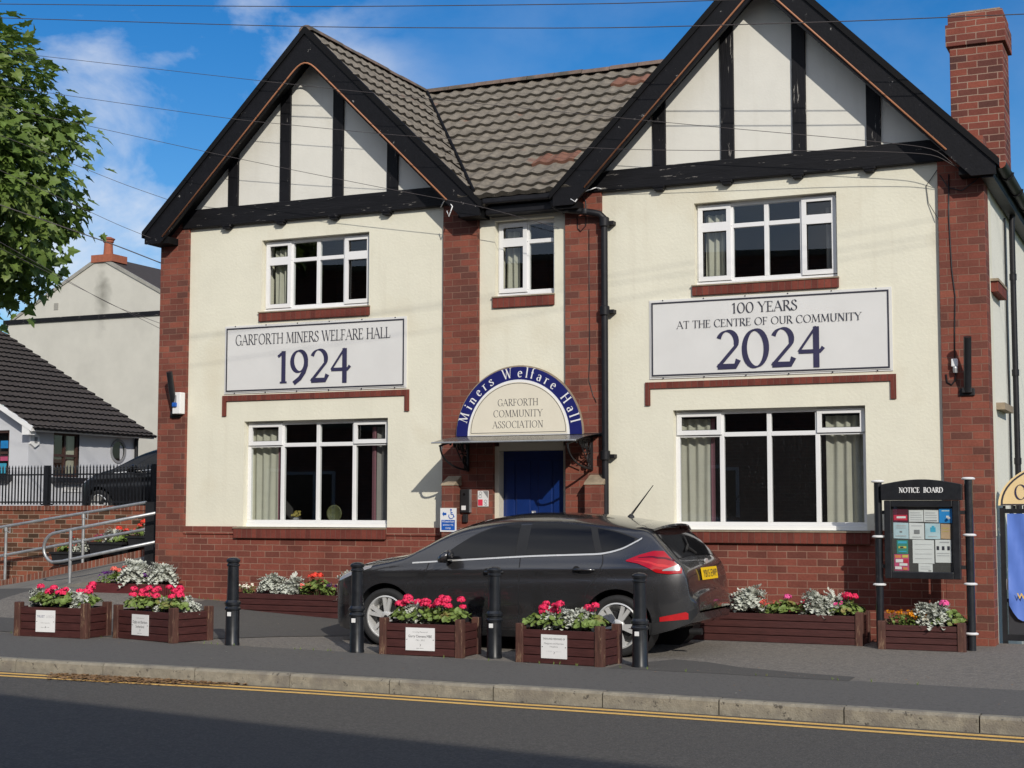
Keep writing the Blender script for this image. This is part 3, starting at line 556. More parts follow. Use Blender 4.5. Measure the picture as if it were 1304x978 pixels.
roofL = TL.build('roof', None, hall, smooth=radians(50))
mk = .725; ml = sqrt(1 + mk * mk); zr = 7.95; yr = 3.13
def mclip(s):
    z = zr - s * mk / ml
    return max(0, 10.526 - z - 2.6 - .12), min(6.4, z + .79 + .14 - 2.6)
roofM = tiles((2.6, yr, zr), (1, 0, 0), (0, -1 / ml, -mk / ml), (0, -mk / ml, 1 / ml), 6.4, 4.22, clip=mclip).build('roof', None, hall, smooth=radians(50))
mb = MB()
U_ = Vector((1, 0, 0)); D_ = Vector((0, -1 / ml, -mk / ml)); N_ = Vector((0, -mk / ml, 1 / ml)); P_ = Vector((2.6, yr, zr))
for (c, u) in ((1, 11), (1, 12), (1, 13), (1, 14), (1, 15), (1, 16), (2, 17), (9, 10), (9, 11), (7, 14)):
    rows = [[], [], []]
    for i in range(13):
        uu = u * .30 + .30 * i / 12; ph = (uu / .215) % 1; h = .03 * (.5 + .5 * cos(2 * pi * (ph - .5))) ** 1.6
        s0, s1 = c * .335, c * .335 + .335
        rows[0].append(P_ + U_ * uu + D_ * (s0 + .005) + N_ * (.010 + h)); rows[1].append(P_ + U_ * uu + D_ * (s1 + .031) + N_ * (.053 + h)); rows[2].append(P_ + U_ * uu + D_ * (s1 + .032) + N_ * (.01 + h))
    mb.grid(rows)
mb.build('replacement_tiles', 'tilered', roofM, smooth=radians(50))
mb = MB()
mb.add([(2.55, -.3, 7.97), (2.55, 9, 7.97), (-.05, 9, 5.36), (-.05, -.3, 5.36)], [(0, 1, 2, 3)])
mb.add([(8.85, -.3, 8.05), (8.85, 9, 8.05), (6.2, 9, 5.4), (6.2, -.3, 5.4)], [(0, 1, 2, 3)]); mb.add([(8.85, -.3, 8.05), (8.85, 9, 8.05), (11.52, 9, 5.33), (11.52, -.3, 5.33)], [(3, 2, 1, 0)])
mb.add([(2.4, yr, zr - .02), (8.9, yr, zr - .02), (8.9, 8, 5.2), (2.4, 8, 5.2)], [(0, 1, 2, 3)])
mb.build('roof', 'tile', hall)
def ridge(a, b, name='ridge_tiles', par=hall, r=.11, n=.44):
    mb = MB(); a = Vector(a); b = Vector(b); L = (b - a).length; d = (b - a) / L; s = d.cross(Vector((0, 0, 1))).normalized(); k = max(1, round(L / n))
    for i in range(k):
        j = random.uniform(-.008, .008); rows = []
        for t in (i / k, (i + .97) / k):
            rows.append([a + d * (L * t) + s * (r * cos(q)) + Vector((0, 0, r * .75 * sin(q) + j)) for q in [pi * m / 8 for m in range(9)]])
        mb.grid(rows); mb.add(rows[0], [tuple(range(9))]); mb.add(rows[1], [tuple(range(9))[::-1]])
    return mb.build(name, 'ridge', par, smooth=radians(35))
ridge((2.55, -.33, 7.985), (2.55, 3.2, 7.985)); ridge((2.6, yr, zr + .015), (8.8, yr, zr + .015)); ridge((8.85, -.33, 8.07), (8.85, 5, 8.07))
va = [(10.526 - z + .05, (z - zr) / mk + yr - .04, z + .075) for z in (7.9, 7.2, 6.5, 5.8, 5.5)]
MB().tube(va, .024, 6).build('valley_gutter', 'soffit', roofM)
# cut valley tiles beside the gutter
mb = MB()
for i in range(9):
    t = (i + .5) / 9; z = 7.75 - 2.1 * t; y = (z - zr) / mk + yr; x = 10.526 - z
    u = Vector((.62, -.78 * 1.05, -.62)); 
    c = Vector((x - .06, y - .06, z + .15)); a = Vector((1, -1 / mk, -1)).normalized() * .13; bq = Vector((-.45, -.62, .45)) * .16
    mb.add([c - a - bq, c + a * .94 - bq, c + a * .94 + bq, c - a + bq], [(0, 1, 2, 3)])
mb.build('valley_tiles', 'tile', roofM)
# gutters and pipes
mb = MB(); mb.box(5.19, 6.19, -.30, -.17, 5.385, 5.465); mb.box(5.19, 6.19, -.19, .02, 5.26, 5.385)
mb.build('eaves_gutter', 'pipe', hall, bevel=.02)
g = MB().tube([(6.16, -.24, 5.36), (6.18, -.24, 5.30), (6.24, -.22, 5.255), (6.66, -.15, 5.185), (6.74, -.13, 5.165), (6.795, -.12, 5.11), (6.80, -.12, 5.0), (6.80, -.12, -.02)], .043, 12).build('downpipe', 'pipe', hall, smooth=radians(60))
for z in (5.06, 3.95, 2.16, 1.0): MB().lathe([(.052, -.06), (.062, -.05), (.062, .05), (.052, .06)], (6.80, -.12, z), 14).box(6.73, 6.91, -.10, .005, z - .03, z + .015).build('pipe_collar', 'pipe', g, smooth=radians(40))
for x, z, y in ((6.34, 5.238, -.205), (6.56, 5.202, -.167)): MB().lathe([(.052, -.03), (.056, 0), (.052, .03)], (x, y, z), 12).build('pipe_collar', 'pipe', g, smooth=radians(40))
mb = MB(); rows = [[(11.545 + .07 * cos(q), y, 5.335 + .07 * sin(q)) for q in [pi + pi * m / 8 for m in range(9)]] for y in (-.3, 10)]; mb.grid(rows)
for y in (.3, 1.3, 2.3, 3.3): mb.tube([(11.545 + .078 * cos(q), y, 5.335 + .078 * sin(q)) for q in [pi + pi * m / 8 for m in range(9)]], .012, 6)
mb.box(11.44, 11.475, -.29, 10, 5.2, 5.36); mb.box(11.34, 11.47, -.28, 10, 5.18, 5.2)
mb.build('eaves_gutter', 'pipe', hall, smooth=radians(50))
g = MB().tube([(11.47, 2.16, 5.30), (11.415, 2.15, 5.2), (11.40, 2.14, 5.1), (11.40, 2.14, -.1)], .036, 12).build('downpipe', 'pipe', hall, smooth=radians(60))
for z in (4.4, 3.2, 2.1): MB().lathe([(.044, -.04), (.044, .04)], (11.40, 2.14, z), 12).build('pipe_collar', 'pipe', g)
MB().tube([(11.345, 1.86, 5.1), (11.345, 1.86, 3.2), (11.345, 1.9, 2.9), (11.345, 1.88, .8)], .014, 6).build('side_cable', 'black', hall)
# chimney
mb = MB().use('cbrick'); x0, x1, y0, y1 = 10.83, 11.45, 1.15, 1.77
mb.box(x0, x1, y0, y1, 5.2, 7.13); mb.box(x0 - .04, x1 + .04, y0 - .04, y1 + .04, 7.13, 7.40); mb.box(x0 - .012, x1 + .012, y0 - .012, y1 + .012, 7.40, 7.535)
ch = mb.build('chimney', parent=hall, bevel=.006)
MB().box(x0 + .02, x1 - .02, y0 + .02, y1 - .02, 7.535, 7.56).build('mortar_cap', 'stone', ch)
# windows
def window(key, cols, ts, cas, fixed_rows=True):
    x0, x1, z0, z1 = WIN[key]; y = .10; f = .052; dp = .06
    if key[0] == 'L': z0 += .04
    else: z0 += .045
    zt = z1 - ts * (z1 - z0); xs = [x0 + (x1 - x0) * i / cols for i in range(cols + 1)]
    wn = MB().use('upvc')
    wn.box(x0, x1, y - .02, y + .16, z0 - .045, z0 + .012)
    wn.box(x0, x1, y, y + dp, z0 + .012, z0 + f); wn.box(x0, x1, y, y + dp, z1 - f, z1); wn.box(x0, x0 + f, y, y + dp, z0 + f, z1 - f); wn.box(x1 - f, x1, y, y + dp, z0 + f, z1 - f)
    for x in xs[1:-1]: wn.box(x - .027, x + .027, y + .001, y + dp, z0 + f, z1 - f)
    for i in range(cols):
        a = xs[i] + (f if i == 0 else .027); b = xs[i + 1] - (f if i == cols - 1 else .027); wn.box(a, b, y + .002, y + dp, zt - .027, zt + .027)
    wp = wn.build('window', None, hall, bevel=.005)
    wp['kind'] = 'thing'
    for i in range(cols):
        a = xs[i] + (f if i == 0 else .027); b = xs[i + 1] - (f if i == cols - 1 else .027)
        for r, (c, d) in enumerate(((z0 + f, zt - .027), (zt + .027, z1 - f))):
            if (i, r) in cas:
                e = .028; t = .045; cm = MB().use('upvc'); A0, B0, C0, D0 = a - e, b + e, c - e, d + e; yy = y - .022
                cm.box(A0, B0, yy, y, C0, C0 + t + e * .4); cm.box(A0, B0, yy, y, D0 - t - e * .4, D0); cm.box(A0, A0 + t + e * .4, yy, y, C0 + t + e * .4, D0 - t - e * .4); cm.box(B0 - t - e * .4, B0, yy, y, C0 + t + e * .4, D0 - t - e * .4)
                k = t + e * .4
                cm.use('upvcseal'); cm.box(A0 + k, B0 - k, y + .006, y + .012, C0 + k, C0 + k + .008); cm.box(A0 + k, B0 - k, y + .006, y + .012, D0 - k - .008, D0 - k)
                cm.box(A0 - .004, B0 + .004, y - .006, y - .001, C0 - .005, C0); cm.box(A0 - .004, B0 + .004, y - .006, y - .001, D0, D0 + .004)
                cm.build('casement', None, wp, bevel=.006)
                a2, b2, c2, d2 = A0 + k, B0 - k, C0 + k, D0 - k
            else: a2, b2, c2, d2 = a, b, c, d
            yy = y + .02 + random.uniform(0, .002); tl = random.uniform(-.003, .003); tv = random.uniform(-.003, .003)
            MB().add([(a2, yy + tl, c2), (b2, yy - tl, c2), (b2, yy - tl + tv, d2), (a2, yy + tl + tv, d2)], [(0, 1, 2, 3)]).build('pane', 'dusty' if key == 'LR' and r == 0 else 'glass', wp)
    rb = MB(); xa, xb, za, zb, ya, yb = x0 - .35, x1 + .35, z0 - .3, z1 + .3, .325, 2.6
    v = [(xa, ya, za), (xb, ya, za), (xb, yb, za), (xa, yb, za), (xa, ya, zb), (xb, ya, zb), (xb, yb, zb), (xa, yb, zb)]
    rb.add(v, [(0, 1, 2, 3), (7, 6, 5, 4), (1, 5, 6, 2), (2, 6, 7, 3), (3, 7, 4, 0)]); rb.build('room_lining', 'room', hall)
    return wp
window('UL', 4, .30, {(0, 0), (0, 1), (3, 0), (3, 1)}); window('UR', 4, .30, {(0, 0), (0, 1), (3, 0), (3, 1)}); window('M', 2, .29, {(0, 0), (0, 1)})
window('LL', 4, .235, {(0, 1), (3, 1)}); window('LR', 4, .215, {(0, 1), (3, 1)})
def curtain(x0, x1, z0, z1, y, mat, label, amp=.03, per=.085, edge=None):
    mb = MB(); xs = rng(x0, x1, .012); rows = []
    for t in (0, .25, .5, .75, 1):
        rows.append([(x, y + amp * sin(2 * pi * x / per + .6 * sin(x * 9)) * (.75 + .25 * t) + .008 * sin(x * 40 + t * 3), z0 + (z1 - z0) * t) for x in xs])
    mb.use(mat); mb.grid(rows)
    if edge:
        n = len(xs); 
        for q in range(4): pass
        mb.use(edge[0]); xs2 = rng(edge[1], edge[2], .012)
        mb.grid([[(x, y - .03 + amp * .6 * sin(2 * pi * x / per), z0 + (z1 - z0) * t) for x in xs2] for t in (0, .5, 1)])
    return tag(mb.build('curtain', None, smooth=True), label, 'curtain', 'curtains inside the hall windows')
curtain(1.78, 2.04, 4.25, 5.1, .22, 'curtain', 'pleated cream curtain at the left of the upper window above the 1924 banner')
curtain(5.30, 5.50, 4.25, 5.1, .24, 'curtain', 'narrow cream curtain inside the small middle upper window')
curtain(8.0, 8.25, 4.25, 5.1, .22, 'curtain', 'pleated cream curtain at the left of the upper window above the 2024 banner')
curtain(9.47, 9.70, 4.25, 5.1, .30, 'greycurtain', 'plain grey curtain at the right of the upper window above the 2024 banner', .02)  # grey curtains use one even cloth colour
curtain(1.40, 1.86, 1.3, 2.6, .24, 'curtain', 'cream pink edged curtain left in the lower window under the 1924 banner', .02, .11, ('pinkcurtain', 1.865, 1.93))
curtain(3.40, 3.80, 1.3, 2.6, .25, 'greycurtain', 'grey pink edged curtain right in the lower window under the 1924 banner', .02, .11, ('pinkcurtain', 3.33, 3.40))
curtain(7.62, 8.04, 1.3, 2.6, .24, 'curtain', 'cream pink edged curtain left in the large lower window above the car', .02, .11, ('pinkcurtain', 8.045, 8.10))
curtain(9.45, 9.98, 1.3, 2.6, .24, 'curtain', 'full cream curtain at the right of the lower window behind the notice board post', .028, .12)
# window sill ornaments
mb = MB().use('stem')
t = thing('flower_arrangement', (2.14, .23, 1.315), 'small yellow flower arrangement on the sill of the lower left window', 'flowers')
MB().lathe([(.035, 0), (.045, .05), (.03, .07)], (2.14, .23, 1.315), 12).build('vase', 'p_grey', t)
mb = MB()
for i in range(30):
    a = random.uniform(0, 6.28); r = random.uniform(0, .07); c = Vector((2.14 + r * cos(a), .23 + r * .5 * sin(a), 1.315 + .09 + random.uniform(0, .06))); 
    mb.add([c + Vector((.018 * cos(q), random.uniform(-.01, .01), .018 * sin(q))) for q in (0, 1.26, 2.5, 3.8, 5)], [(0, 1, 2, 3, 4)])
mats['dullyellow'] = M('dull_yellow_flower', (.26, .21, .05), .7)
mb.build('bloom', 'dullyellow', t)
mb = MB().lathe([(.0, .03), (.06, .03), (.10, .0), (.115, -.004), (.12, .006), (.06, .04)], (2.72, .27, 1.315 + .125), 24, axis='y', cap=False)
mats['dullplate'] = M('dull_yellow_glaze', (.07, .075, .028), .5, var=.5, scale=30)
tag(mb.build('decorative_plate', 'dullplate', smooth=True), 'round yellow patterned plate standing on the sill of the lower left window', 'plate')
# door
MB().box(5.24, 6.245, .22, .26, -.1, 2.30).build('door_backing', 'blue', hall)
dr = MB().box(5.30, 6.185, .16, .22, .05, 2.24); dr = dr.build('door', 'blue', hall)
mb = MB()
for x0, x1 in ((5.33, 5.46), (5.48, 5.68), (5.79, 5.98), (6.0, 6.15)):
    for z0, z1 in ((.15, .95), (1.05, 2.12)): mb.box(x0, x1, .145, .16, z0, z1)
mb.build('door_panel', 'blue', dr, bevel=.01)
MB().tube([(5.735, .10, 1.12), (5.735, .09, 1.16), (5.735, .09, 1.42), (5.735, .10, 1.46)], .013, 8).box(5.72, 5.75, .095, .16, 1.44, 1.48).box(5.72, 5.75, .095, .16, 1.10, 1.14).build('handle', 'chrome', dr)
MB().lathe([(.0, -.012), (.025, -.012), (.028, 0)], (5.62, .16, 1.62), 14, axis='y').build('lock', 'chrome', dr)
mb = MB(); mb.box(5.24, 5.30, .02, .22, -.1, 2.30); mb.box(6.187, 6.243, .02, .22, -.1, 2.30); mb.box(5.30, 6.187, .02, .22, 2.242, 2.44); mb.build('door_frame', 'cream', hall)
MB().box(5.2, 6.3, -.3, .22, -.2, .05).build('door_step', 'stone', hall)
# buttresses beside the door
for x0, x1 in ((4.62, 4.79), (6.58, 6.80)):
    o = MB().box(x0, x1, -.26, -.045, -.3, 1.80).build('door_buttress', 'brick', hall, bevel=.006)
    MB().prismx([(-.275, 1.80), (-.045, 1.80), (-.045, 1.93), (-.24, 1.835)], x0 - .012, x1 + .012).build('stone_cap', 'stone', o, bevel=.008)
# canopy with scroll brackets
cp = MB(); rows = []
for k in range(9):
    t = k / 8; y = -.07 - .82 * t; z = 2.425 - .03 * t - .075 * t * t; rows.append([(4.80, y, z), (6.72, y, z)])
cp.grid(rows)
rows = [[(a[0], a[1], a[2] - .006) for a in r] for r in rows]; cp.grid(rows)
cnp = cp.build('canopy', 'poly', hall, smooth=True)
MB().tube([(4.80, -.893, 2.318), (6.72, -.893, 2.318)], .011, 6).build('front_rail', 'steel', cnp); MB().box(4.76, 6.76, -.075, -.048, 2.40, 2.44).build('wall_rail', 'matblack', cnp)
for x in (4.90, 6.60):
    mb = MB(); e = .011
    mb.box(x - .014, x + .014, -.085, -.05, 1.98, 2.40)
    mb.tube([(x, -.07 - .80 * t, 2.40 - .03 * t - .075 * t * t - .018) for t in [i / 8 for i in range(9)]], .013, 6)
    mb.tube([(x, -.07 + -.78 * sin(q), 2.27 - .27 * cos(q) + .0 * q) for q in [radians(90 * i / 10) for i in range(11)]], .013, 6)
    for cy, cz, r in ((-.17, 2.29, .085), (-.32, 2.30, .065), (-.45, 2.315, .045), (-.17, 2.12, .06), (-.14, 2.04, .04), (-.57, 2.325, .03)):
        mb.tube([(x, cy + r * (1 - .55 * i / 26) * cos(i * .42), cz + r * (1 - .55 * i / 26) * sin(i * .42)) for i in range(27)], .009, 5)
    mb.tube([(x, -.08, 2.02), (x, -.24, 2.22), (x, -.36, 2.35)], .008, 5); mb.tube([(x, -.1, 2.2), (x, -.3, 2.2)], .008, 5); mb.tube([(x, -.26, 2.12), (x, -.5, 2.36)], .008, 5)
    mb.build('scroll_bracket', 'matblack', cnp)
# ---------------------------------------------------------------- signs and banners on the hall
def banner(x0, x1, z0, z1, label, lines):
    t = thing('banner', ((x0 + x1) / 2, -.02, z0), label, 'banner', 'long banners across the hall front')
    mb = MB(); nx, nz = 36, 12; fr = MB()
    rows = [[(x0 + (x1 - x0) * i / nx, -.022 - .003 * sin(i * .9 + k * .5) * sin(pi * k / nz) * sin(pi * i / nx) - .002 * sin(i * .37 - k * .8) * sin(pi * k / nz), z0 + (z1 - z0) * k / nz) for i in range(nx + 1)] for k in range(nz + 1)]
    mb.grid(rows); mb.box(x0 - .02, x1 + .02, -.012, -.001, z0 - .02, z1 + .02); mb.build('sheet', 'banner', t, smooth=radians(60))
    e = .018; g = .012; yb = -.0285
    fr.box(x0 + g, x1 - g, yb, yb + .002, z0 + g, z0 + g + e); fr.box(x0 + g, x1 - g, yb, yb + .004, z1 - g - e, z1 - g); fr.box(x0 + g, x0 + g + e, yb, yb + .004, z0 + g + e, z1 - g - e); fr.box(x1 - g - e, x1 - g, yb, yb + .004, z0 + g + e, z1 - g - e)
    fr.build('border', 'ink', t)
    mb = MB()
    for s, h, cx, z, T, fw, m in lines: mb.use(m); serif_text(mb, s, h, cx, z, -.0292, T, fitw=fw)
    mb.build('lettering', None, t)
    ey = MB()
    for i in range(6):
        for z in (z0 - .012, z1 + .012): ey.lathe([(.008, -.008), (.008, 0)], (x0 + (x1 - x0) * (i + .3) / 5.6, -.013, z), 8, axis='y')
    ey.build('screw', 'ink', t)
banner(1.12, 3.95, 3.112, 4.02, 'wide grey white banner reading 1924 on the left half of the hall', [('GARFORTH MINERS WELFARE HALL', .145, 2.51, 3.765, .105, 2.45, 'ink'), ('1924', .44, 2.55, 3.215, .145, 1.18, 'bink')])
banner(7.365, 10.265, 3.108, 4.038, 'wide grey white banner reading 2024 on the right half of the hall', [('100 YEARS', .125, 8.79, 3.845, .11, .80, 'ink'), ('AT THE CENTRE OF OUR COMMUNITY', .092, 8.82, 3.69, .105, 2.24, 'ink'), ('2024', .455, 8.85, 3.185, .145, 1.32, 'bink')])
# arched sign over the door
sg = thing('arched_sign', (5.617, -.06, 2.43), 'navy and cream half round sign over the canopy of the blue door', 'sign')
cx, cz, R, R2 = 5.617, 2.432, .868, .705
mb = MB().use('stone'); mb.prism([(cx + (R + .012) * cos(q), cz + (R + .02) * sin(q)) for q in [pi * i / 40 for i in range(41)]], -.085, -.048); mb.build('backing', None, sg)
MB().prism([(cx + R * cos(q), cz + R * sin(q)) for q in [pi * i / 40 for i in range(41)]], -.098, -.086).build('navy_band', 'navy', sg)
mb = MB().use('white'); mb.prism([(cx + R2 * cos(q), cz + R2 * sin(q)) for q in [pi * i / 40 for i in range(41)]], -.103, -.099); mb.use('cream'); mb.prism([(cx + (R2 - .03) * cos(q), cz + .012 + (R2 - .042) * sin(q)) for q in [pi * i / 40 for i in range(41)]], -.107, -.1035); mb.build('cream_field', None, sg)
mb = MB(); r = R2 - .05; mb.tube([(cx + r * cos(q), -.108, cz + .035 + (r - .03) * sin(q)) for q in [pi * i / 40 for i in range(41)]] , .0035, 4); mb.tube([(cx - r, -.108, cz + .035), (cx + r, -.108, cz + .035)], .0035, 4)
for s, z in (('GARFORTH', 2.805), ('COMMUNITY', 2.665), ('ASSOCIATION', 2.525)): serif_text(mb, s, .088, cx, z, -.1075, .10, .05, fitw={'G': .56, 'C': .68, 'A': .70}[s[0]])
mb.build('lettering', 'ink', sg)
mb = MB(); s = 'Miners Welfare Hall'; hh = .125; rr = .735; tr = .05; tot = width(s, tr) * hh; ang = pi * .5 + tot / rr / 2
k = radians(160) / (tot / rr); ang = radians(170)
for chh in s:
    wv = G[chh][0] * hh; mid = ang - (wv / 2) / rr * k
    def tf(u, v, d, mid=mid, wv=wv):
        rad = rr + v * hh; du = (u * hh - wv / 2); return (cx + rad * cos(mid) + du * sin(mid), -.0995 - d, cz + rad * sin(mid) - du * cos(mid))
    glyph(mb, chh, tf, .135, .11); ang -= (wv + tr * hh) / rr * k
mb.build('arc_lettering', 'white', sg)
# small signs by the door
t = thing('access_sign', (4.72, -.275, 1.215), 'white and blue wheelchair access sign on the brick pier beside the door', 'sign')
MB().box(4.612, 4.838, -.275, -.2615, 1.215, 1.515).build('plate', 'white', t)
mb = MB(); mb.box(4.63, 4.82, -.2775, -.2755, 1.235, 1.365); y = -.2765
mb.prism([(4.64, 1.44), (4.665, 1.472), (4.665, 1.455), (4.70, 1.455), (4.70, 1.425), (4.665, 1.425), (4.665, 1.408)], -.2775, -.2755)
mb.lathe([(.013, -.002), (.013, 0)], (4.765, -.2755, 1.492), 10, axis='y'); mb.tube([(4.765, y, 1.475), (4.768, y, 1.435), (4.795, y, 1.435), (4.812, y, 1.40)], .006, 5); mb.tube([(4.768 + .034 * cos(q), y, 1.415 + .034 * sin(q)) for q in [radians(150 + 200 * i / 14) for i in range(15)]], .005, 5); mb.tube([(4.766, y, 1.458), (4.79, y, 1.455)], .005, 5)
mb.build('symbol', 'lightblue', t)
for i, s in enumerate(('Wheelchair', 'access via', 'ramp')): plain_text('lettering', s, .026, 4.725, 1.332 - .04 * i, -.278, 'white', t)
t = thing('door_intercom', (4.87, -.06, 1.45), 'dark grey door entry intercom with a silver edge beside the blue door', 'intercom')
MB().box(4.80, 4.935, -.095, -.051, 1.455, 1.755).build('housing', 'matblack', t, bevel=.01); MB().box(4.936, 4.948, -.094, -.052, 1.46, 1.75).build('side_trim', 'steel', t); MB().box(4.825, 4.885, -.099, -.0955, 1.49, 1.545).build('keypad', 'white', t); MB().lathe([(.0, -.008), (.014, -.006), (.018, 0)], (4.86, -.0955, 1.69), 12, axis='y').build('lens', 'cglass', t)
tag(MB().box(4.83, 4.90, -.085, -.051, 1.33, 1.435).build('junction_box', 'matblack', bevel=.008), 'small black box fixed under the door intercom', 'box')
t = thing('warning_notice', (5.12, -.05, 1.535), 'small white notice with a red corner panel left of the blue door', 'notice')
MB().box(5.035, 5.185, -.054, -.0455, 1.535, 1.735).build('plate', 'paper', t); MB().box(5.04, 5.105, -.0565, -.0545, 1.545, 1.625).build('red_panel', 'p_red', t)
mb = MB().use('p_grey')
for x, z, r in ((5.075, 1.705, .018), (5.07, 1.665, .02), (5.145, 1.60, .018), (5.15, 1.56, .014)): mb.tube([(x + r * cos(q), -.0555, z + r * sin(q)) for q in [2 * pi * i / 12 for i in range(13)]], .003, 4)
mb.prism([(5.11, 1.73), (5.18, 1.73), (5.18, 1.64)], -.056, -.0545); mb.build('pictogram', None, t)
# flagpole sockets, camera, socket box
def flagsocket(x, z0, z1, lean, label):
    t = thing('flagpole_socket', (x, -.05, z0), label, 'flagpole socket', 'black flagpole sockets on the end pilasters')
    MB().box(x - .085, x + .085, -.075, -.051, z0 - .03, z0 + .055).build('base_plate', 'matblack', t, bevel=.008)
    MB().tube([(x + .01, -.085, z0 + .02), (x + lean, -.30, z1)], .043, 14).build('tube', 'black', t, smooth=radians(60))
    MB().box(x - .05, x + .06, -.12, -.07, z0 + .0, z0 + .06).build('clamp', 'matblack', t, bevel=.008)
flagsocket(11.105, 2.80, 3.41, .05, 'black flagpole tube leaning out from the right hand brick pilaster')
flagsocket(.315, 2.81, 3.41, .06, 'black flagpole tube leaning out from the brick pilaster beside the white socket box')
t = thing('security_camera', (10.97, -.05, 3.07), 'small white security camera with a looped black cable on the right pilaster', 'camera')
MB().box(10.945, 11.015, -.11, -.051, 3.10, 3.19).build('body', 'white', t, bevel=.01); MB().lathe([(.026, 0), (.03, .05), (.024, .07)], (10.99, -.1, 3.03), 12).build('lens_barrel', 'steel', t)
MB().tube([(10.99, -.07, 3.03), (10.98, -.06, 2.95), (10.94, -.057, 2.9), (10.89, -.057, 2.93), (10.88, -.057, 3.02)], .009, 6).build('cable_loop', 'black', t)
t = thing('socket_box', (.40, -.1, 2.82), 'white wall box with a blue socket on the left brick pilaster', 'socket box')
MB().box(.34, .47, -.17, -.051, 2.83, 3.13).build('housing', 'white', t, bevel=.008); MB().box(.35, .41, -.176, -.171, 2.99, 3.09).build('window_cover', 'p_grey', t); MB().box(.35, .425, -.20, -.172, 2.925, 2.985).build('blue_socket', 'lightblue', t, bevel=.01)
# cables run on the hall front
def cable(pts, label, r=.006, m='black'): tag(MB().tube(pts, r, 6).build('wall_cable', m, smooth=True), label, 'cable')
cable([(10.96, -.058, 5.3), (10.95, -.058, 4.8), (10.97, -.058, 4.2), (11.0, -.058, 3.9), (10.985, -.058, 3.5), (10.98, -.058, 3.2)], 'thin black cable running down the right brick pilaster to the camera', .007)
cable([(10.86, -.058, 5.3), (10.95, -.06, 5.15), (11.1, -.062, 5.1), (11.25, -.06, 5.2), (11.3, -.058, 5.25)], 'sagging black cable at the top of the right pilaster')
cable([(6.42, -.058, 5.25), (6.40, -.06, 5.38), (6.47, -.062, 5.42), (6.53, -.06, 5.36), (6.53, -.06, 5.05), (6.46, -.06, 4.98), (6.42, -.058, 5.02), (6.41, -.058, 5.16)], 'coiled black cable loop behind the elbow of the downpipe')
cable([(6.57, -.055, 5.0), (6.57, -.055, 4.2), (6.575, -.055, 3.4), (6.56, -.055, 3.1), (6.62, -.055, 2.9), (6.66, -.055, 2.82)], 'thin black cable down the brick pilaster beside the door downpipe', .005)
cable([(4.5, -.08, 5.44), (4.56, -.12, 5.5), (4.7, -.3, 5.5), (4.8, -.34, 5.38), (4.75, -.34, 5.25), (4.72, -.34, 5.33)], 'loose white cable curled under the left gable corner', .008, 'upvc')
cable([(6.44, -.34, 5.34), (6.5, -.34, 5.30), (6.57, -.3, 5.42), (6.68, -.1, 5.51), (6.76, -.06, 5.49)], 'loose white cable curled under the right gable corner', .008, 'upvc')
cable([(10.86, -.01, 5.42), (10.70, -.012, 5.2), (10.72, -.012, 5.0), (10.83, -.052, 4.8)], 'thin dark cable drooping beside the top of the right pilaster', .004)
# ---------------------------------------------------------------- cars
TOP = [(4.24, .50), (4.255, .60), (4.29, .70), (4.36, .79), (4.50, .865), (4.70, .93), (4.95, .98), (5.2, 1.02), (5.38, 1.06), (5.55, 1.135), (5.8, 1.265), (6.0, 1.345), (6.2, 1.40), (6.5, 1.445), (6.8, 1.46), (7.1, 1.458), (7.4, 1.442), (7.7, 1.415), (7.95, 1.38), (8.1, 1.345), (8.17, 1.31), (8.33, 1.17), (8.47, 1.04), (8.545, .97), (8.59, .85), (8.605, .76), (8.625, .70), (8.66, .655), (8.675, .56)]
BOT = [(4.24, .44), (4.28, .27), (4.4, .18), (4.6, .155), (5.2, .15), (7.9, .17), (8.2, .22), (8.45, .29), (8.62, .36), (8.675, .48)]
PLAN = [(4.24, .50), (4.27, .60), (4.34, .71), (4.45, .795), (4.6, .85), (4.85, .892), (5.2, .91), (6.5, .915), (7.6, .915), (7.95, .905), (8.2, .88), (8.38, .84), (8.5, .79), (8.58, .735), (8.63, .68), (8.675, .56)]
PROF = [(.12, .90), (.17, .94), (.24, .968), (.36, .985), (.50, .996), (.62, 1.0), (.72, .998), (.80, .990), (.88, .975), (.95, .952), (1.02, .925), (1.10, .885), (1.20, .828), (1.30, .765), (1.36, .725), (1.5, .64)]
CR = [(4.24, .10), (4.6, .15), (5.2, .12), (5.5, .10), (6.2, .15), (7.6, .15), (8.0, .12), (8.2, .06), (8.55, .05), (8.62, .12), (8.675, .10)]
def carW(x, z):
    zt = sinterp(TOP, x); t = (zt - z) / interp(CR, x)
    if t <= 0: return 0
    cr = (1 - (1 - min(t, 1)) ** 2.3) ** (1 / 2.0)
    sh = .86 + .032 * (x - 6.5); fade = smooth01((x - 4.7) / .6) * smooth01((8.5 - x) / .5)
    k = 1 + fade * (.010 * exp(-((z - sh) / .022) ** 2) - .012 * exp(-((z - sh + .075) / .05) ** 2) - .014 * exp(-((z - .40 - .015 * (x - 6.5)) / .05) ** 2))
    return sinterp(PLAN, x) * sinterp(PROF, z) * cr * k
def carZ(x, y):
    zt = sinterp(TOP, x); lo, hi = zt - interp(CR, x), zt
    for _ in range(26):
        m = (lo + hi) / 2
        if carW(x, m) > abs(y): lo = m
        else: hi = m
    return (lo + hi) / 2
CY = -1.755
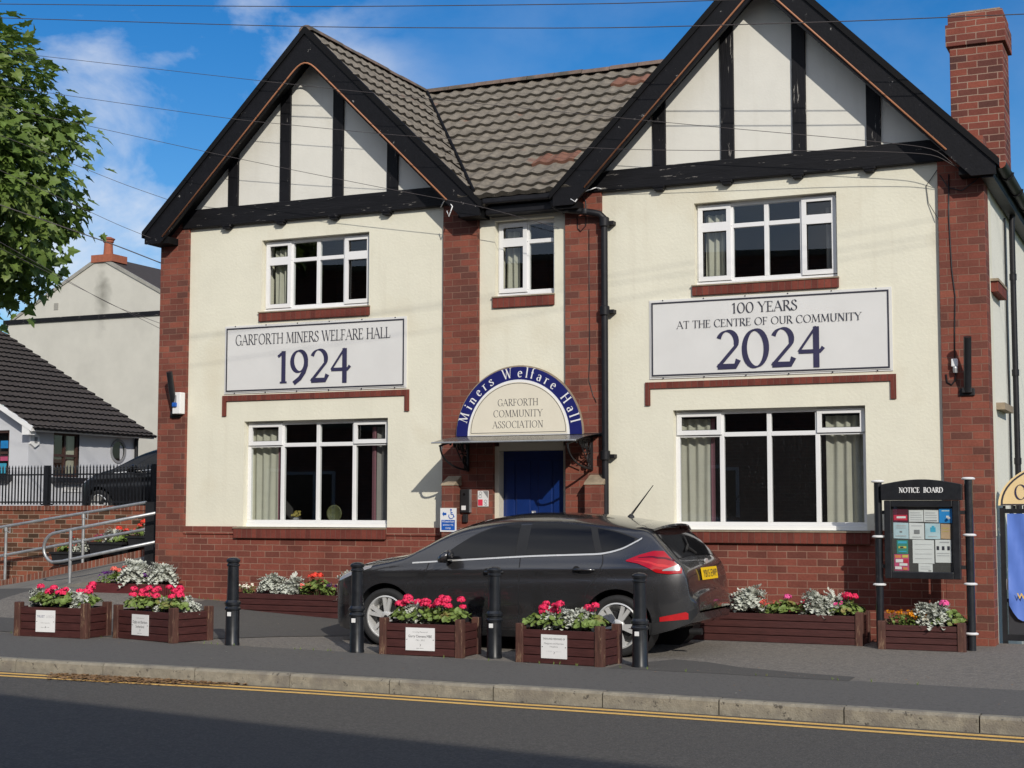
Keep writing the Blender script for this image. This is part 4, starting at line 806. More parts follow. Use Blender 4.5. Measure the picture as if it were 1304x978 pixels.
def build_car(root, paint, tf, full=True):
    def bld(mb, name, mat=None, par=root, smooth=False, bevel=0):
        mb.v = [tf(v) for v in mb.v]; return mb.build(name, mat, par, smooth, bevel=bevel)
    xs = rng(4.24, 4.36, .012) + rng(4.4, 8.2, .05) + rng(8.22, 8.56, .02) + rng(8.57, 8.675, .0075)
    rows = []
    for x in xs:
        zt, zb, c = sinterp(TOP, x), interp(BOT, x), interp(CR, x); zb = min(zb, zt - .03)
        zs = [zb + (zt - c - zb) * k / 40 for k in range(41)] + [zt - c * (1 - k / 12) ** 2 for k in range(1, 13)]
        h = [(x, CY - carW(x, z), z) for z in zs]; g = [(x, CY + carW(x, z), z) for z in zs[-2::-1]]
        rows.append(h + g)
    mb = MB(); mb.grid(rows); n = len(rows[0])
    for i in range(len(rows) - 1): mb.f.append([i * n, (i + 1) * n, (i + 1) * n + n - 1, i * n + n - 1]); mb.mi.append(0)
    mb.f.append(list(range(n))[::-1]); mb.mi.append(0); mb.f.append([(len(rows) - 1) * n + k for k in range(n)]); mb.mi.append(0)
    body = bld(mb, 'body', paint, smooth=radians(38))
    bm = bmesh.new(); bm.from_mesh(body.data); bmesh.ops.recalc_face_normals(bm, faces=bm.faces); bm.to_mesh(body.data); bm.free()
    cut = MB()
    for wx, r in ((5.14, .372), (7.88, .375)):
        for s in (-1, 1): cut.lathe([(r, -.30), (r, .30)], (wx, CY + s * .80, .325), 36, axis='y')
    cut.v = [tf(v) for v in cut.v]; co = cut.build('cutter', 'black', root)
    bm = bmesh.new(); bm.from_mesh(co.data); bmesh.ops.recalc_face_normals(bm, faces=bm.faces); bm.to_mesh(co.data); bm.free()
    md = body.modifiers.new('arches', 'BOOLEAN'); md.object = co; md.operation = 'DIFFERENCE'; md.solver = 'MANIFOLD'
    try: md.material_mode = 'TRANSFER'
    except Exception: pass
    dg_ = bpy.context.evaluated_depsgraph_get(); dg_.update()
    me = bpy.data.meshes.new_from_object(body.evaluated_get(dg_), preserve_all_data_layers=True, depsgraph=dg_)
    body.modifiers.clear(); body.data = me; bpy.data.objects.remove(co)
    sides = (-1, 1)
    def side(lo, hi, x0, x1, s, off=.004, nx=26, nz=8):
        mb = MB(); rws = []
        for i in range(nx + 1):
            x = x0 + (x1 - x0) * i / nx; a, b = lo(x), hi(x)
            rws.append([(x, CY + s * (carW(x, a + (b - a) * k / nz) + off), a + (b - a) * k / nz) for k in range(nz + 1)])
        mb.grid(rws if s < 0 else rws[::-1]); return mb
    belt = lambda x: sinterp([(5.45, .925), (5.9, .955), (6.15, .972), (6.9, 1.018), (7.5, 1.043), (7.7, 1.055), (7.9, 1.10), (8.06, 1.175), (8.12, 1.21)], x)
    roofl = lambda x: sinterp([(5.84, 1.01), (6.0, 1.115), (6.2, 1.225), (6.42, 1.305), (6.7, 1.345), (7.0, 1.352), (7.3, 1.338), (7.6, 1.305), (7.85, 1.262), (8.08, 1.195)], x)
    for s in sides:
        up = side(lambda x: belt(x) + .004, lambda x: max(roofl(x), belt(x) + .006), 5.84, 8.08, s, .003, 60, 8); bld(up, 'window_surround', 'cplastic', smooth=True)
        for x0, x1, xt0, xt1 in ((5.90, 6.70, 5.90, 6.70), (6.83, 7.62, 6.83, 7.52), (7.70, 8.03, 7.6, 8.03)):
            mb = MB(); rws = []
            for k in range(9):
                t = k / 8; rw = []
                for i in range(21):
                    x = (x0 + (xt0 - x0) * t) + ((x1 + (xt1 - x1) * t) - (x0 + (xt0 - x0) * t)) * i / 20; a = belt(x) + .014; b = max(a + .002, roofl(x) - .012); z = a + (b - a) * t
                    rw.append((x, CY + s * (carW(x, z) + .006), z))
                rws.append(rw)
            mb.grid(rws if s > 0 else rws[::-1]); bld(mb, 'window', 'cglass', smooth=True)
        bld(side(lambda x: belt(x) - .010, lambda x: belt(x) + .006, 5.47, 8.11, s, .008, 70, 1), 'chrome_strip', 'chrome')
        dl = MB()
        for pts in ([(5.68, .95), (5.64, .80), (5.61, .60), (5.63, .36), (5.68, .22)], [(6.765, 1.01), (6.77, .60), (6.76, .24)], [(7.70, 1.05), (7.71, .95), (7.64, .80), (7.56, .70), (7.52, .55), (7.50, .42)], [(5.5, .27), (6.3, .255), (7.48, .27)]):
            P = cat(pts, 6)
            for (a, b), (c, d) in zip(P, P[1:]):
                q = Vector((c - a, d - b)).normalized() * .0055; nn = Vector((-q.y, q.x))
                vs = [(a + nn.x, b + nn.y), (a - nn.x, b - nn.y), (c - nn.x, d - nn.y), (c + nn.x, d + nn.y)]
                dl.add([(x, CY + s * (carW(x, z) + .002), z) for x, z in vs], [(0, 1, 2, 3) if s > 0 else (3, 2, 1, 0)])
        bld(dl, 'panel_gap', 'matblack')
        for x0, x1, z in ((6.36, 6.58, .842), (7.40, 7.63, .888)):
            mb = MB(); yy = CY + s * (carW(x0, z) + .03); mb.tube([(x0, yy - s * .03, z), (x0 + .025, yy, z + .002), ((x0 + x1) / 2, yy + s * .006, z + .006), (x1 - .02, yy, z + .004), (x1, yy - s * .03, z)], [.012, .016, .017, .016, .012], 8)
            bld(mb, 'door_handle', paint, smooth=True)
            mb = MB(); yy = CY + s * (carW(x0, z) + .001); mb.lathe([(.042, 0), (.042, s * .004)], (x0 + .03, yy, z), 14, axis='y'); bld(mb, 'handle_recess', 'matblack')
        mb = MB(); yb = CY + s * .86
        mb.lathe([(.0, -.085), (.05, -.08), (.085, -.05), (.10, 0), (.095, .05), (.06, .085), (0, .09)], (0, 0, 0), 14, axis='y', cap=False)
        mb.v = [(5.93 + v[0] * .75 + .03 * v[2] / .08, CY + s * .99 + v[1] * 1.05, 1.0 + v[2] * .66 - .012 * abs(v[1]) / .09) for v in mb.v]; mr_ = bld(mb, 'door_mirror', paint, smooth=True)
        mb = MB(); mb.tube([(5.90, CY + s * .83, .965), (5.93, CY + s * .94, .975)], .025, 8); bld(mb, 'mirror_arm', 'cplastic')
        mb = MB(); mb.add([(6.0, CY + s * .925, .965), (6.0, CY + s * 1.07, .965), (5.995, CY + s * 1.07, 1.045), (5.995, CY + s * .925, 1.045)], [(0, 1, 2, 3)]); bld(mb, 'mirror_glass', 'cglass', mr_)
        # lights
        mb = side(lambda x: interp([(4.33, .67), (4.6, .75), (4.95, .86)], x), lambda x: interp([(4.33, .745), (4.6, .86), (4.95, .885)], x), 4.33, 4.95, s, .005, 16, 4); bld(mb, 'headlight', 'clearlens', smooth=True)
        TCAP = lambda x: sinterp(TOP, x) - interp(CR, x) - .004
        TLl = [(7.97, .985), (8.1, .965), (8.22, .92), (8.30, .875), (8.42, .862), (8.555, .872)]; TLh = [(7.97, .995), (8.1, 1.045), (8.25, 1.085), (8.38, 1.085), (8.50, 1.04), (8.555, .965)]
        mb = side(lambda x: min(interp(TLl, x), TCAP(x)), lambda x: min(interp(TLh, x), TCAP(x)), 7.97, 8.545 if s < 0 else 8.42, s, .012, 30, 6); tl = bld(mb, 'tail_light', 'redlens', smooth=True)
        mb = side(lambda x: interp(TLl, x) + .30 * (interp(TLh, x) - interp(TLl, x)), lambda x: interp(TLl, x) + .42 * (interp(TLh, x) - interp(TLl, x)), 8.06, 8.47 if s < 0 else 8.40, s, .0145, 22, 2); bld(mb, 'lamp_bar', 'brightred', tl, smooth=True)
        mb = side(lambda x: interp(TLl, x) + .66 * (interp(TLh, x) - interp(TLl, x)), lambda x: interp(TLl, x) + .74 * (interp(TLh, x) - interp(TLl, x)), 8.10, 8.47 if s < 0 else 8.40, s, .0145, 22, 2); bld(mb, 'lamp_bar', 'darkred', tl, smooth=True)
        mb = side(lambda x: interp([(8.36, .895), (8.55, .90)], x), lambda x: interp([(8.36, .905), (8.48, .95), (8.55, .945)], x), 8.36, 8.53 if s < 0 else 8.41, s, .016, 10, 3); bld(mb, 'reversing_lamp', 'clearlens', tl, smooth=True)
        mb = side(lambda x: interp([(8.33, .375), (8.60, .40)], x), lambda x: interp([(8.33, .42), (8.58, .475), (8.60, .46)], x), 8.33, 8.60, s, .006, 12, 3); bld(mb, 'bumper_reflector', 'reflector', smooth=True)
        mb = side(lambda x: interp(BOT, x) + .01, lambda x: interp([(8.22, .36), (8.45, .37), (8.64, .50)], x), 8.22, 8.66, s, .004, 18, 4); bld(mb, 'lower_bumper', 'cplastic', smooth=True)
        mb = side(lambda x: interp(BOT, x) + .004, lambda x: .225, 5.5, 7.5, s, .003, 20, 2); bld(mb, 'sill_trim', 'cplastic', smooth=True)
        for wx, nm in ((5.14, 0), (7.88, 1)):
            yo = CY + s * .895; W_ = bpy.data.objects.new('wheel', None); COL.objects.link(W_); W_.parent = root; c0 = tf((wx, yo, .318)); W_.location = Vector(c0) - root.location
            d = -s
            ty = MB(); ty.lathe([(.238, d * .008), (.27, d * -.012), (.30, d * -.008), (.316, d * .01), (.318, d * .05), (.318, d * .16), (.31, d * .19), (.24, d * .2)], (wx, yo, .318), 44, axis='y', cap=False); bld(ty, 'tyre', 'tyre', W_, smooth=radians(50))
            rm = MB(); rm.lathe([(.240, d * .006), (.226, d * .0), (.220, d * .012), (.205, d * .05), (.205, d * .15), (.14, d * .16)], (wx, yo, .318), 44, axis='y', cap=False)
            rot0 = random.uniform(0, 1.2) if full else .3
            for k in range(5):
                a = rot0 + 2 * pi * k / 5
                for o_ in (-.17, .17):
                    a1 = a + o_; p1 = (cos(a1), sin(a1)); p0 = (cos(a + o_ * .9), sin(a + o_ * .9)); tn = (-p1[1], p1[0])
                    h0, h1 = .017, .022; r0, r1 = .045, .222
                    vs = []
                    for (r_, hw, dy) in ((r0, h0, .018), (r1, h1, .014)):
                        for q in (-1, 1):
                            for e in (0, .03): vs.append((wx + p1[0] * r_ + tn[0] * hw * q, yo + d * (dy + e), .318 + p1[1] * r_ + tn[1] * hw * q))
                    rm.add(vs, [(0, 2, 6, 4), (0, 4, 5, 1), (2, 3, 7, 6), (1, 5, 7, 3)])
            rm.lathe([(.0, d * .008), (.05, d * .010), (.068, d * .02), (.068, d * .06)], (wx, yo, .318), 20, axis='y', cap=False)
            ro = bld(rm, 'rim', 'alloy', W_, smooth=radians(30)); bm = bmesh.new(); bm.from_mesh(ro.data); bmesh.ops.recalc_face_normals(bm, faces=bm.faces); bm.to_mesh(ro.data); bm.free()
            db = MB(); db.lathe([(.0, d * .075), (.15, d * .075), (.15, d * .10)], (wx, yo, .318), 30, axis='y', cap=False); bld(db, 'brake_disc', 'disc', W_)
            db = MB(); db.lathe([(.0, d * .006), (.024, d * .0055)], (wx, yo, .318), 14, axis='y', cap=False)
            for k in range(5): db.lathe([(.0, d * .014), (.009, d * .012)], (wx + .048 * cos(rot0 + 1.26 * k + .6), yo, .318 + .048 * sin(rot0 + 1.26 * k + .6)), 8, axis='y', cap=False)
            bld(db, 'wheel_nuts', 'disc', W_)
            ar = MB(); ar.lathe([(.37, d * .03), (.37, d * .31), (.0, d * .31)], (wx, yo, .325), 30, axis='y', cap=False); bld(ar, 'arch_liner', 'matblack', root)
    # glazing front and back, spoiler, plate, aerial
    def topgrid(x0, x1, y0a, y1a, off, nx=12, ny=20):
        rws = []
        for i in range(nx + 1):
            x = x0 + (x1 - x0) * i / nx; yw = y0a + (y1a - y0a) * i / nx; rws.append([(x + off * .7, CY - yw + 2 * yw * k / ny, carZ(x, yw - 2 * yw * k / ny) + off * .7) for k in range(ny + 1)])
        mb = MB(); mb.grid(rws[::-1]); return mb
    mb = topgrid(5.48, 6.12, .70, .60, .004); mb.v = [(v[0] - .004, v[1], v[2] + .001) for v in mb.v]; bld(mb, 'windscreen', 'cglass', smooth=True)
    bld(topgrid(8.19, 8.48, .60, .66, .006), 'rear_window', 'cglass', smooth=True)
    mb = MB(); rws = []
    for i in range(17):
        y = -.64 + 1.28 * i / 16; b_ = .06 * abs(y / .64) ** 2.5; rws.append([(7.98, CY + y, carZ(7.98, y) - .002), (8.08, CY + y, carZ(8.08, y) + .016), (8.27 - b_ * 1.2, CY + y, 1.345 - b_ * .9), (8.28 - b_ * 1.2, CY + y, 1.325 - b_ * .9), (8.17, CY + y, carZ(8.17, y) - .01)])
    mb.grid(rws); mb.add(rws[0], [(0, 1, 2, 3, 4)]); mb.add(rws[-1], [(4, 3, 2, 1, 0)]); bld(mb, 'roof_spoiler', paint, smooth=radians(40))
    mb = MB(); mb.tube([(8.325, CY + .02, 1.20), (8.40, CY - .10, 1.13), (8.46, CY - .34, 1.085)], .012, 6); mb.tube([(8.475, CY - .05, 1.05), (8.43, CY - .2, 1.11)], .014, 6); bld(mb, 'rear_wiper', 'cplastic')
    if full:
        R_ = Matrix.Rotation(radians(90), 3, 'Z') @ Matrix.Rotation(radians(-9), 3, 'X')
        mb = MB(); mb.box(-.27, .27, -.006, .004, -.055, .075); mb.v = [tuple(R_ @ Vector(v) + Vector((8.612, CY, .84))) for v in mb.v]; mb.v = [tuple(v) for v in mb.v]
        np_ = bld(mb, 'number_plate', 'pyellow')
        pc = Vector(tf((8.612, CY, .84))); plain_text('registration', 'YB15 EWP', .078, pc.x, pc.z - .03, pc.y, 'ink', np_, fitw=.48, rot=R_, dep=.014)
        mb = MB(); mb.box(8.45, 8.560, CY - .40, CY + .40, .75, .93); bld(mb, 'plate_recess', paint, bevel=.02)
        mb = MB(); mb.lathe([(.045, 0), (.045, .01), (.0, .012)], (0, 0, 0), 18); mb.v = [(8.57 + v[2], CY + v[1] * 1.3, .975 + v[0] * .6) for v in mb.v]; bld(mb, 'badge', 'chrome')
        mb = MB(); mb.tube([(8.50, CY - .35, .245), (8.63, CY - .35, .25)], .035, 12); bld(mb, 'exhaust', 'disc')
    mb = MB(); mb.tube([(7.72, CY, 1.405), (7.735, CY, 1.45), (7.98, CY, 1.76)], [.03, .012, .004], 8); mb.lathe([(.045, -.02), (.035, .01), (.012, .03)], (7.72, CY, 1.415), 12); bld(mb, 'aerial', 'cplastic')
car = thing('parked_car', (6.45, CY, .0), 'dark grey hatchback parked side-on in front of the hall doorway', 'car')
build_car(car, 'paint', lambda v: (v[0] if v[0] > 5.14 else 5.14 + (v[0] - 5.14) * (1 if 4.76 < v[0] else .83) - (0 if 4.76 < v[0] else .38 * .17), v[1], v[2] - .02 - .004 * (v[0] - 6.5) + .03 * smooth01((v[2] - .9) / .4)))
car2 = thing('parked_car', (-2.6, 5.2, 1.15), 'black car behind the black railings beside the white bungalow', 'car')
def tf2(v):
    x, y, z = v; x = x - 5.14; x = x * .62 if x < 0 else x
    y = (y - CY)
    return (-4.45 + x * 1.02 + 0, 5.0 + y, 1.19 + z * 1.02)
build_car(car2, 'bpaint', tf2, full=False)
# ---------------------------------------------------------------- bollards
def make_bollard():
    t = thing('bollard', (0, 0, 0), 'black bollard', 'bollard', 'black cast bollards along the footway')
    MB().lathe([(.082, -.02), (.082, .02), (.078, .03), (.076, .37), (.074, .40)], n=20).build('lower_post', 'boll', t, smooth=radians(40), local=True)
    MB().lathe([(.074, .385), (.088, .39), (.090, .41), (.078, .425), (.078, .44), (.090, .45), (.090, .475), (.076, .49), (.070, .50)], n=20).build('collar', 'boll', t, smooth=radians(30), local=True)
    MB().lathe([(.068, .49), (.062, .86), (.062, .875)], n=20).build('upper_post', 'boll', t, smooth=radians(40), local=True)
    MB().lathe([(.062, .868), (.072, .875), (.072, .89), (.064, .90), (.064, .912), (.076, .92), (.078, .94), (.070, .952), (.045, .966), (.0, .972)], n=20, cap=False).build('cap', 'boll', t, smooth=radians(30), local=True)
    MB().box(-.022, .022, -.084, -.076, .325, .37).build('reflector', 'white', t, local=True)
    return t
bo = make_bollard()
for i, (x, y, sc, a, lb) in enumerate(((3.60, -3.36, 1.0, .1, 'black bollard standing alone beside the second planter, farthest from the parked car'), (5.21, -3.40, .985, .05, 'black bollard in front of the front bumper of the grey hatchback'), (6.75, -3.24, .965, .0, 'black bollard between the two planters in front of the car doors'), (8.395, -3.39, .95, -.05, 'black bollard overlapping the rear wheel of the grey hatchback'))):
    o = bo if i == 0 else dup(bo)
    o.location = (x, y, H(x, y) + .0); o.rotation_euler = (0, 0, a); o.scale = (1, 1, sc); o['label'] = lb
# ---------------------------------------------------------------- flowers
def leaf_disc(mb, c, r, nrm, n=7, cup=.25):
    nrm = nrm.normalized(); a = nrm.cross(Vector((.3, .2, 1))).normalized(); b = nrm.cross(a)
    mb.add([c] + [c + (a * cos(2 * pi * k / n) + b * sin(2 * pi * k / n)) * r * (1 if k % 2 else .86) + nrm * r * cup for k in range(n)], [(0, k + 1, (k + 1) % n + 1) for k in range(n)])
def rv(): 
    while True:
        v = Vector((random.uniform(-1, 1), random.uniform(-1, 1), random.uniform(-1, 1)))
        if .05 < v.length < 1: return v.normalized()
def geranium_meshes(k):
    random.seed(100 + k)
    f = MB().use('leafg')
    for i in range(120):
        a = random.uniform(0, 6.283); q = random.random(); r = .155 * sqrt(q); z = .05 + .11 * (1 - q * .7) * random.uniform(.35, 1.1)
        c = Vector((r * cos(a), r * sin(a), z)); leaf_disc(f, c, random.uniform(.018, .036), Vector((cos(a) * .7 * q + random.gauss(0, .4), sin(a) * .7 * q + random.gauss(0, .4), .8)))
    f.use('stem')
    for i in range(9):
        a = random.uniform(0, 6.28); f.tube([(.02 * cos(a), .02 * sin(a), -.02), (.09 * cos(a), .09 * sin(a), .12)], .004, 4, False)
    return f
def bloom_mesh(k):
    random.seed(200 + k); b = MB()
    R0 = .043 + .006 * (k % 3)
    for i in range(70):
        d = rv(); d.z = abs(d.z) * 1.1 - .25; d.normalize(); c = Vector((d.x * R0, d.y * R0, d.z * R0 * .75)); leaf_disc(b, c, random.uniform(.010, .017), d + rv() * .5, 5, -.2)
    return b
def silver_mesh(k):
    random.seed(300 + k); f = MB(); 
    for i in range(105):
        a = random.uniform(0, 6.283); el = math.asin(random.uniform(-.05, .99)); L = random.uniform(.06, .115); z0 = random.uniform(.01, .15)
        d = Vector((cos(a) * cos(el), sin(a) * cos(el), sin(el))); base = Vector((.045 * cos(a) * (1 - z0 * 4), .045 * sin(a) * (1 - z0 * 4), z0)); sd = d.cross(Vector((0, 0, 1))).normalized(); up = sd.cross(d)
        pr = None
        for j in range(5):
            t0, t1 = j / 5, (j + 1) / 5; droop = lambda t: up * (-.03 * t * t) - Vector((0, 0, .035 * t * t))
            p0, p1 = base + d * L * t0 + droop(t0), base + d * L * t1 + droop(t1); hw = .021 * (1 - .55 * abs(t0 - .55) * 2) + .002
            f.add([p0 - sd * .004, p0 + sd * .004, p1 + sd * .003, p1 - sd * .003], [(0, 1, 2, 3)])
            for q in (-1, 1):
                m = (p0 + p1) / 2; tip = m + sd * q * hw * 1.25 + d * .014 + up * .006
                f.add([p0 + sd * q * .003, tip - d * .009, tip, p1 + sd * q * .003], [(0, 1, 2, 3)])
        tp = base + d * L + droop(1); f.add([tp - sd * .004, tp + sd * .004, tp + sd * .011 + d * .014, tp + d * .026, tp - sd * .011 + d * .014], [(0, 1, 2, 3, 4)])
    return f
def small_mesh(k):
    random.seed(400 + k); f = MB()
    for i in range(60):
        a = random.uniform(0, 6.283); r = .10 * sqrt(random.random()); z = random.uniform(.01, .11)
        leaf_disc(f, Vector((r * cos(a), r * sin(a), z)), random.uniform(.012, .024), Vector((random.gauss(0, .6), random.gauss(0, .6), .7)), 5)
    return f
def petals_mesh(k):
    random.seed(500 + k); f = MB()
    for i in range(7):
        a = random.uniform(0, 6.283); r = .10 * sqrt(random.random()); c = Vector((r * cos(a), r * sin(a), .10 + random.uniform(0, .06)))
        for j in range(9): leaf_disc(f, c + rv() * .016, random.uniform(.009, .016), Vector((rv().x, -.6 + rv().y * .5, .8)), 5)
    return f
def proto(fn, k, mat, name):
    mb = fn(k); me = bpy.data.meshes.new(name); me.from_pydata([tuple(v) for v in mb.v], [], mb.f)
    if mat: me.materials.append(mt(mat))
    else:
        for m in mb.ms: me.materials.append(m)
        me.polygons.foreach_set('material_index', mb.mi)
    me.update(); return me
PG = [proto(geranium_meshes, k, None, 'foliage') for k in range(4)]; PS = [proto(silver_mesh, k, 'silver', 'silver_leaves') for k in range(4)]; PM = [proto(small_mesh, k, 'leafg', 'foliage') for k in range(3)]
PB = {c: [proto(bloom_mesh, k, c, 'bloom') for k in range(3)] for c in ('red', 'scarlet', 'pink', 'salmon')}; PP = {c: [proto(petals_mesh, k, c, 'bloom') for k in range(3)] for c in ('orange', 'purple', 'whitep', 'pink', 'red', 'salmon')}
random.seed(11)
ORD = ['first', 'second', 'third', 'fourth', 'fifth', 'sixth', 'seventh', 'eighth', 'ninth', 'tenth', 'eleventh', 'twelfth']
CN = dict(red='crimson', scarlet='scarlet', pink='pink', salmon='salmon', orange='orange', purple='purple', whitep='cream')
def put(me, par, loc, rz=0, sc=1, name='foliage'):
    o = bpy.data.objects.new(name, me); COL.objects.link(o); o.parent = par; o.location = loc; o.rotation_euler = (random.uniform(-.12, .12), random.uniform(-.12, .12), rz); o.scale = (sc,) * 3; return o
# a planting list: (kind, colour, along, across, height factor, blooms)
def planting(where, axis, base, plan):
    cnt = {}
    items = []
    for it in plan: items.append(it)
    items.sort(key=lambda q: q[2])
    tot = {}
    for it in items: tot[(it[0], it[1])] = tot.get((it[0], it[1]), 0) + 1
    for kind, colr, u, v, sc, nb in items:
        p = base(u, v); key = (kind, colr); i = cnt.get(key, 0); cnt[key] = i + 1
        nm = {'g': 'geranium', 's': 'silver_plant', 'f': 'bedding_plant'}[kind]; cn = CN.get(colr, '')
        what = {'g': f'{cn} geranium', 's': 'silver leaved plant', 'f': f'{cn} bedding plant'}[kind]
        lab = (f'{what} in {where}' if tot[key] == 1 else f'{ORD[i]} {what} from left in {where}')
        t = thing(nm, p, lab, {'g': 'geranium', 's': 'foliage plant', 'f': 'flower'}[kind], 'plants in ' + where)
        rz = random.uniform(0, 6.28)
        if kind == 's': put(random.choice(PS), t, (0, 0, 0), rz, sc * 1.28, 'silver_leaves')
        elif kind == 'g':
            sc *= 1.22
            put(random.choice(PG), t, (0, 0, -.02), rz, sc)
            for k in range(nb + (1 if nb > 1 else 0)):
                a = random.uniform(0, 6.28); r = random.uniform(.02, .10) * sc; h = random.uniform(.15, .235) * sc
                b = put(random.choice(PB[colr]), t, (r * cos(a), r * sin(a) - .02, h), rz, random.uniform(.85, 1.15), 'bloom')
                st_ = MB().tube([(t.location.x + r * .4 * cos(a), t.location.y + r * .4 * sin(a), t.location.z + .03), (t.location.x + r * cos(a), t.location.y + r * sin(a) - .02, t.location.z + h)], .004, 5).build('stem', 'stem', t)
        else:
            put(random.choice(PM), t, (0, 0, 0), rz, sc); put(random.choice(PP[colr]), t, (0, 0, .0), rz, sc, 'bloom')
# ---------------------------------------------------------------- planters
def make_planter(name, loc, rz, L, D, h, label, group, posts=True, wood='wood', tall=.05, plaque=None, boards=4):
    t = thing(name, loc, label, 'planter', group, rz); p = .085
    fb = MB()
    hb = h / boards
    for k in range(boards):
        z0, z1 = k * hb + .002, (k + 1) * hb - .006; e = .022
        fb.box(p * .5, L - p * .5, 0, e, z0, z1); fb.box(p * .5, L - p * .5, D - e, D, z0, z1); fb.box(.005, .005 + e, p * .5, D - p * .5, z0, z1); fb.box(L - .005 - e, L - .005, p * .5, D - p * .5, z0, z1)
    fb.box(.03, L - .03, .022, .03, .0, h - .01); fb.box(L - .04, L - .03, .03, D - .03, 0, h - .01)
    fb.build('side_boards', wood, t, local=True, bevel=.004)
    if posts:
        for x in (-.012, L - p + .012):
            for y in (-.015, D - p + .015):
                MB().box(x, x + p, y, y + p, -.01, h + tall).build('corner_post', 'post' if wood == 'wood' else wood, t, local=True, bevel=.008)
    MB().add([(.03, .03, h - .03), (L - .03, .03, h - .03), (L - .03, D - .03, h - .03), (.03, D - .03, h - .03)], [(0, 1, 2, 3)]).build('soil', 'soil', t, local=True)
    if plaque:
        px, pz, pw, ph, lines = plaque
        pl = MB().box(px, px + pw, -.008, -.001, pz, pz + ph).build('plaque', 'white', t, local=True)
        for s, hh, zz, mm, fw, *dx in lines:
            o = plain_text('lettering', s, hh, px + pw / 2 + (dx[0] if dx else 0), pz + zz, -.0085, mm, None, fitw=fw)
            l = o.location.copy(); o.parent = pl; o.location = l
        mb = MB()
        for q in (-1, 1): mb.lathe([(.004, -.003), (.005, 0)], (px + pw / 2 + q * (pw / 2 - .015), -.0085, pz + ph * .48), 8, axis='y')
        mb.tube([(px + pw * .5, -.0095, pz + .045), (px + pw * .53, -.0095, pz + .06), (px + pw * .5, -.0095, pz + .068)], .002, 4)
        mb.build('fixings', 'ink', pl, local=True)
    return t
gp = 'flower planters along the footway'
FP = [((.72, -3.60), .05, 1.0, .46, .35, 'brown planter with the TRUST plaque, nearest the left edge', 'the planter with the TRUST plaque', (.30, .06, .27, .25, [('TRUST', .028, .165, 'navygrey', .11, -.065), ('LEEDS', .028, .165, 'p_light', .11, .065), ('Community gardens', .011, .10, 'p_grey', .13), ('supported locally', .010, .05, 'p_grey', .12)])),
      ((1.90, -3.27), -.25, 1.06, .56, .335, 'angled brown planter with the two line plaque beside the lone bollard', 'the angled planter beside the lone bollard', (.33, .055, .30, .235, [('In loving memory of', .011, .19, 'p_grey', .15), ('Digby and Barbara', .030, .135, 'ink', .26), ('Sutherland', .028, .085, 'ink', .15), ('garden', .010, .02, 'p_grey', .08)])),
      ((5.52, -3.44), .03, .94, .47, .335, 'brown planter with a white plaque in front of the front wheel of the hatchback', 'the planter in front of the front car wheel', (.30, .055, .335, .235, [('In Loving Memory of', .013, .185, 'p_grey', .17), ('Garry Clemens MBE', .026, .135, 'ink', .27), ('1961 - 2012', .015, .10, 'p_grey', .10), ('garden', .010, .02, 'p_grey', .08)])),
      ((7.11, -3.47), -.09, .95, .44, .34, 'brown planter with a white plaque and bare post, in front of the rear car door', 'the planter in front of the rear car door', (.28, .055, .29, .235, [('TREASURED MEMORIES OF', .017, .185, 'ink', .25), ('Margaret and Norman', .017, .14, 'p_grey', .22), ('Hopkins', .015, .11, 'p_grey', .09), ('1933 - 2011', .009, .065, 'p_light', .16)]))]
PLN = [[('s', '', .07, .75, .95, 0), ('g', 'red', .22, .35, 1, 3), ('g', 'red', .45, .4, 1, 2), ('s', '', .48, .75, .95, 0), ('g', 'red', .66, .3, 1, 3), ('s', '', .86, .3, .85, 0), ('g', 'red', .85, .75, 1, 3)],
       [('g', 'red', .12, .3, 1, 4), ('g', 'red', .36, .5, 1, 4), ('s', '', .55, .4, .7, 0), ('g', 'red', .62, .75, 1, 3), ('g', 'red', .84, .35, 1, 3), ('s', '', .93, .7, .8, 0)],
       [('g', 'red', .15, .4, 1, 3), ('s', '', .32, .5, 1, 0), ('g', 'red', .42, .3, 1, 4), ('s', '', .55, .7, .8, 0), ('g', 'red', .66, .4, 1, 4), ('g', 'red', .88, .45, 1, 3)],
       [('g', 'red', .1, .4, 1, 3), ('s', '', .27, .6, 1, 0), ('g', 'red', .36, .35, 1, 3), ('s', '', .58, .45, 1, 0), ('s', '', .72, .5, 1, 0), ('g', 'red', .84, .4, 1, 2)]]
for (xy, rz, L, D, h, lb, wh, pq), pln in zip(FP, PLN):
    x, y = xy; z = H(x + L / 2, y + .3); t = make_planter('planter', (x, y, z), rz, L, D, h, lb, gp, plaque=pq)
    def base(u, v, x=x, y=y, rz=rz, L=L, D=D, z=z, h=h):
        a, b = .10 + (L - .2) * u, .12 + (D - .24) * v; return (x + a * cos(rz) - b * sin(rz), y + a * sin(rz) + b * cos(rz), z + h - .03)
    planting(wh, 0, base, pln)
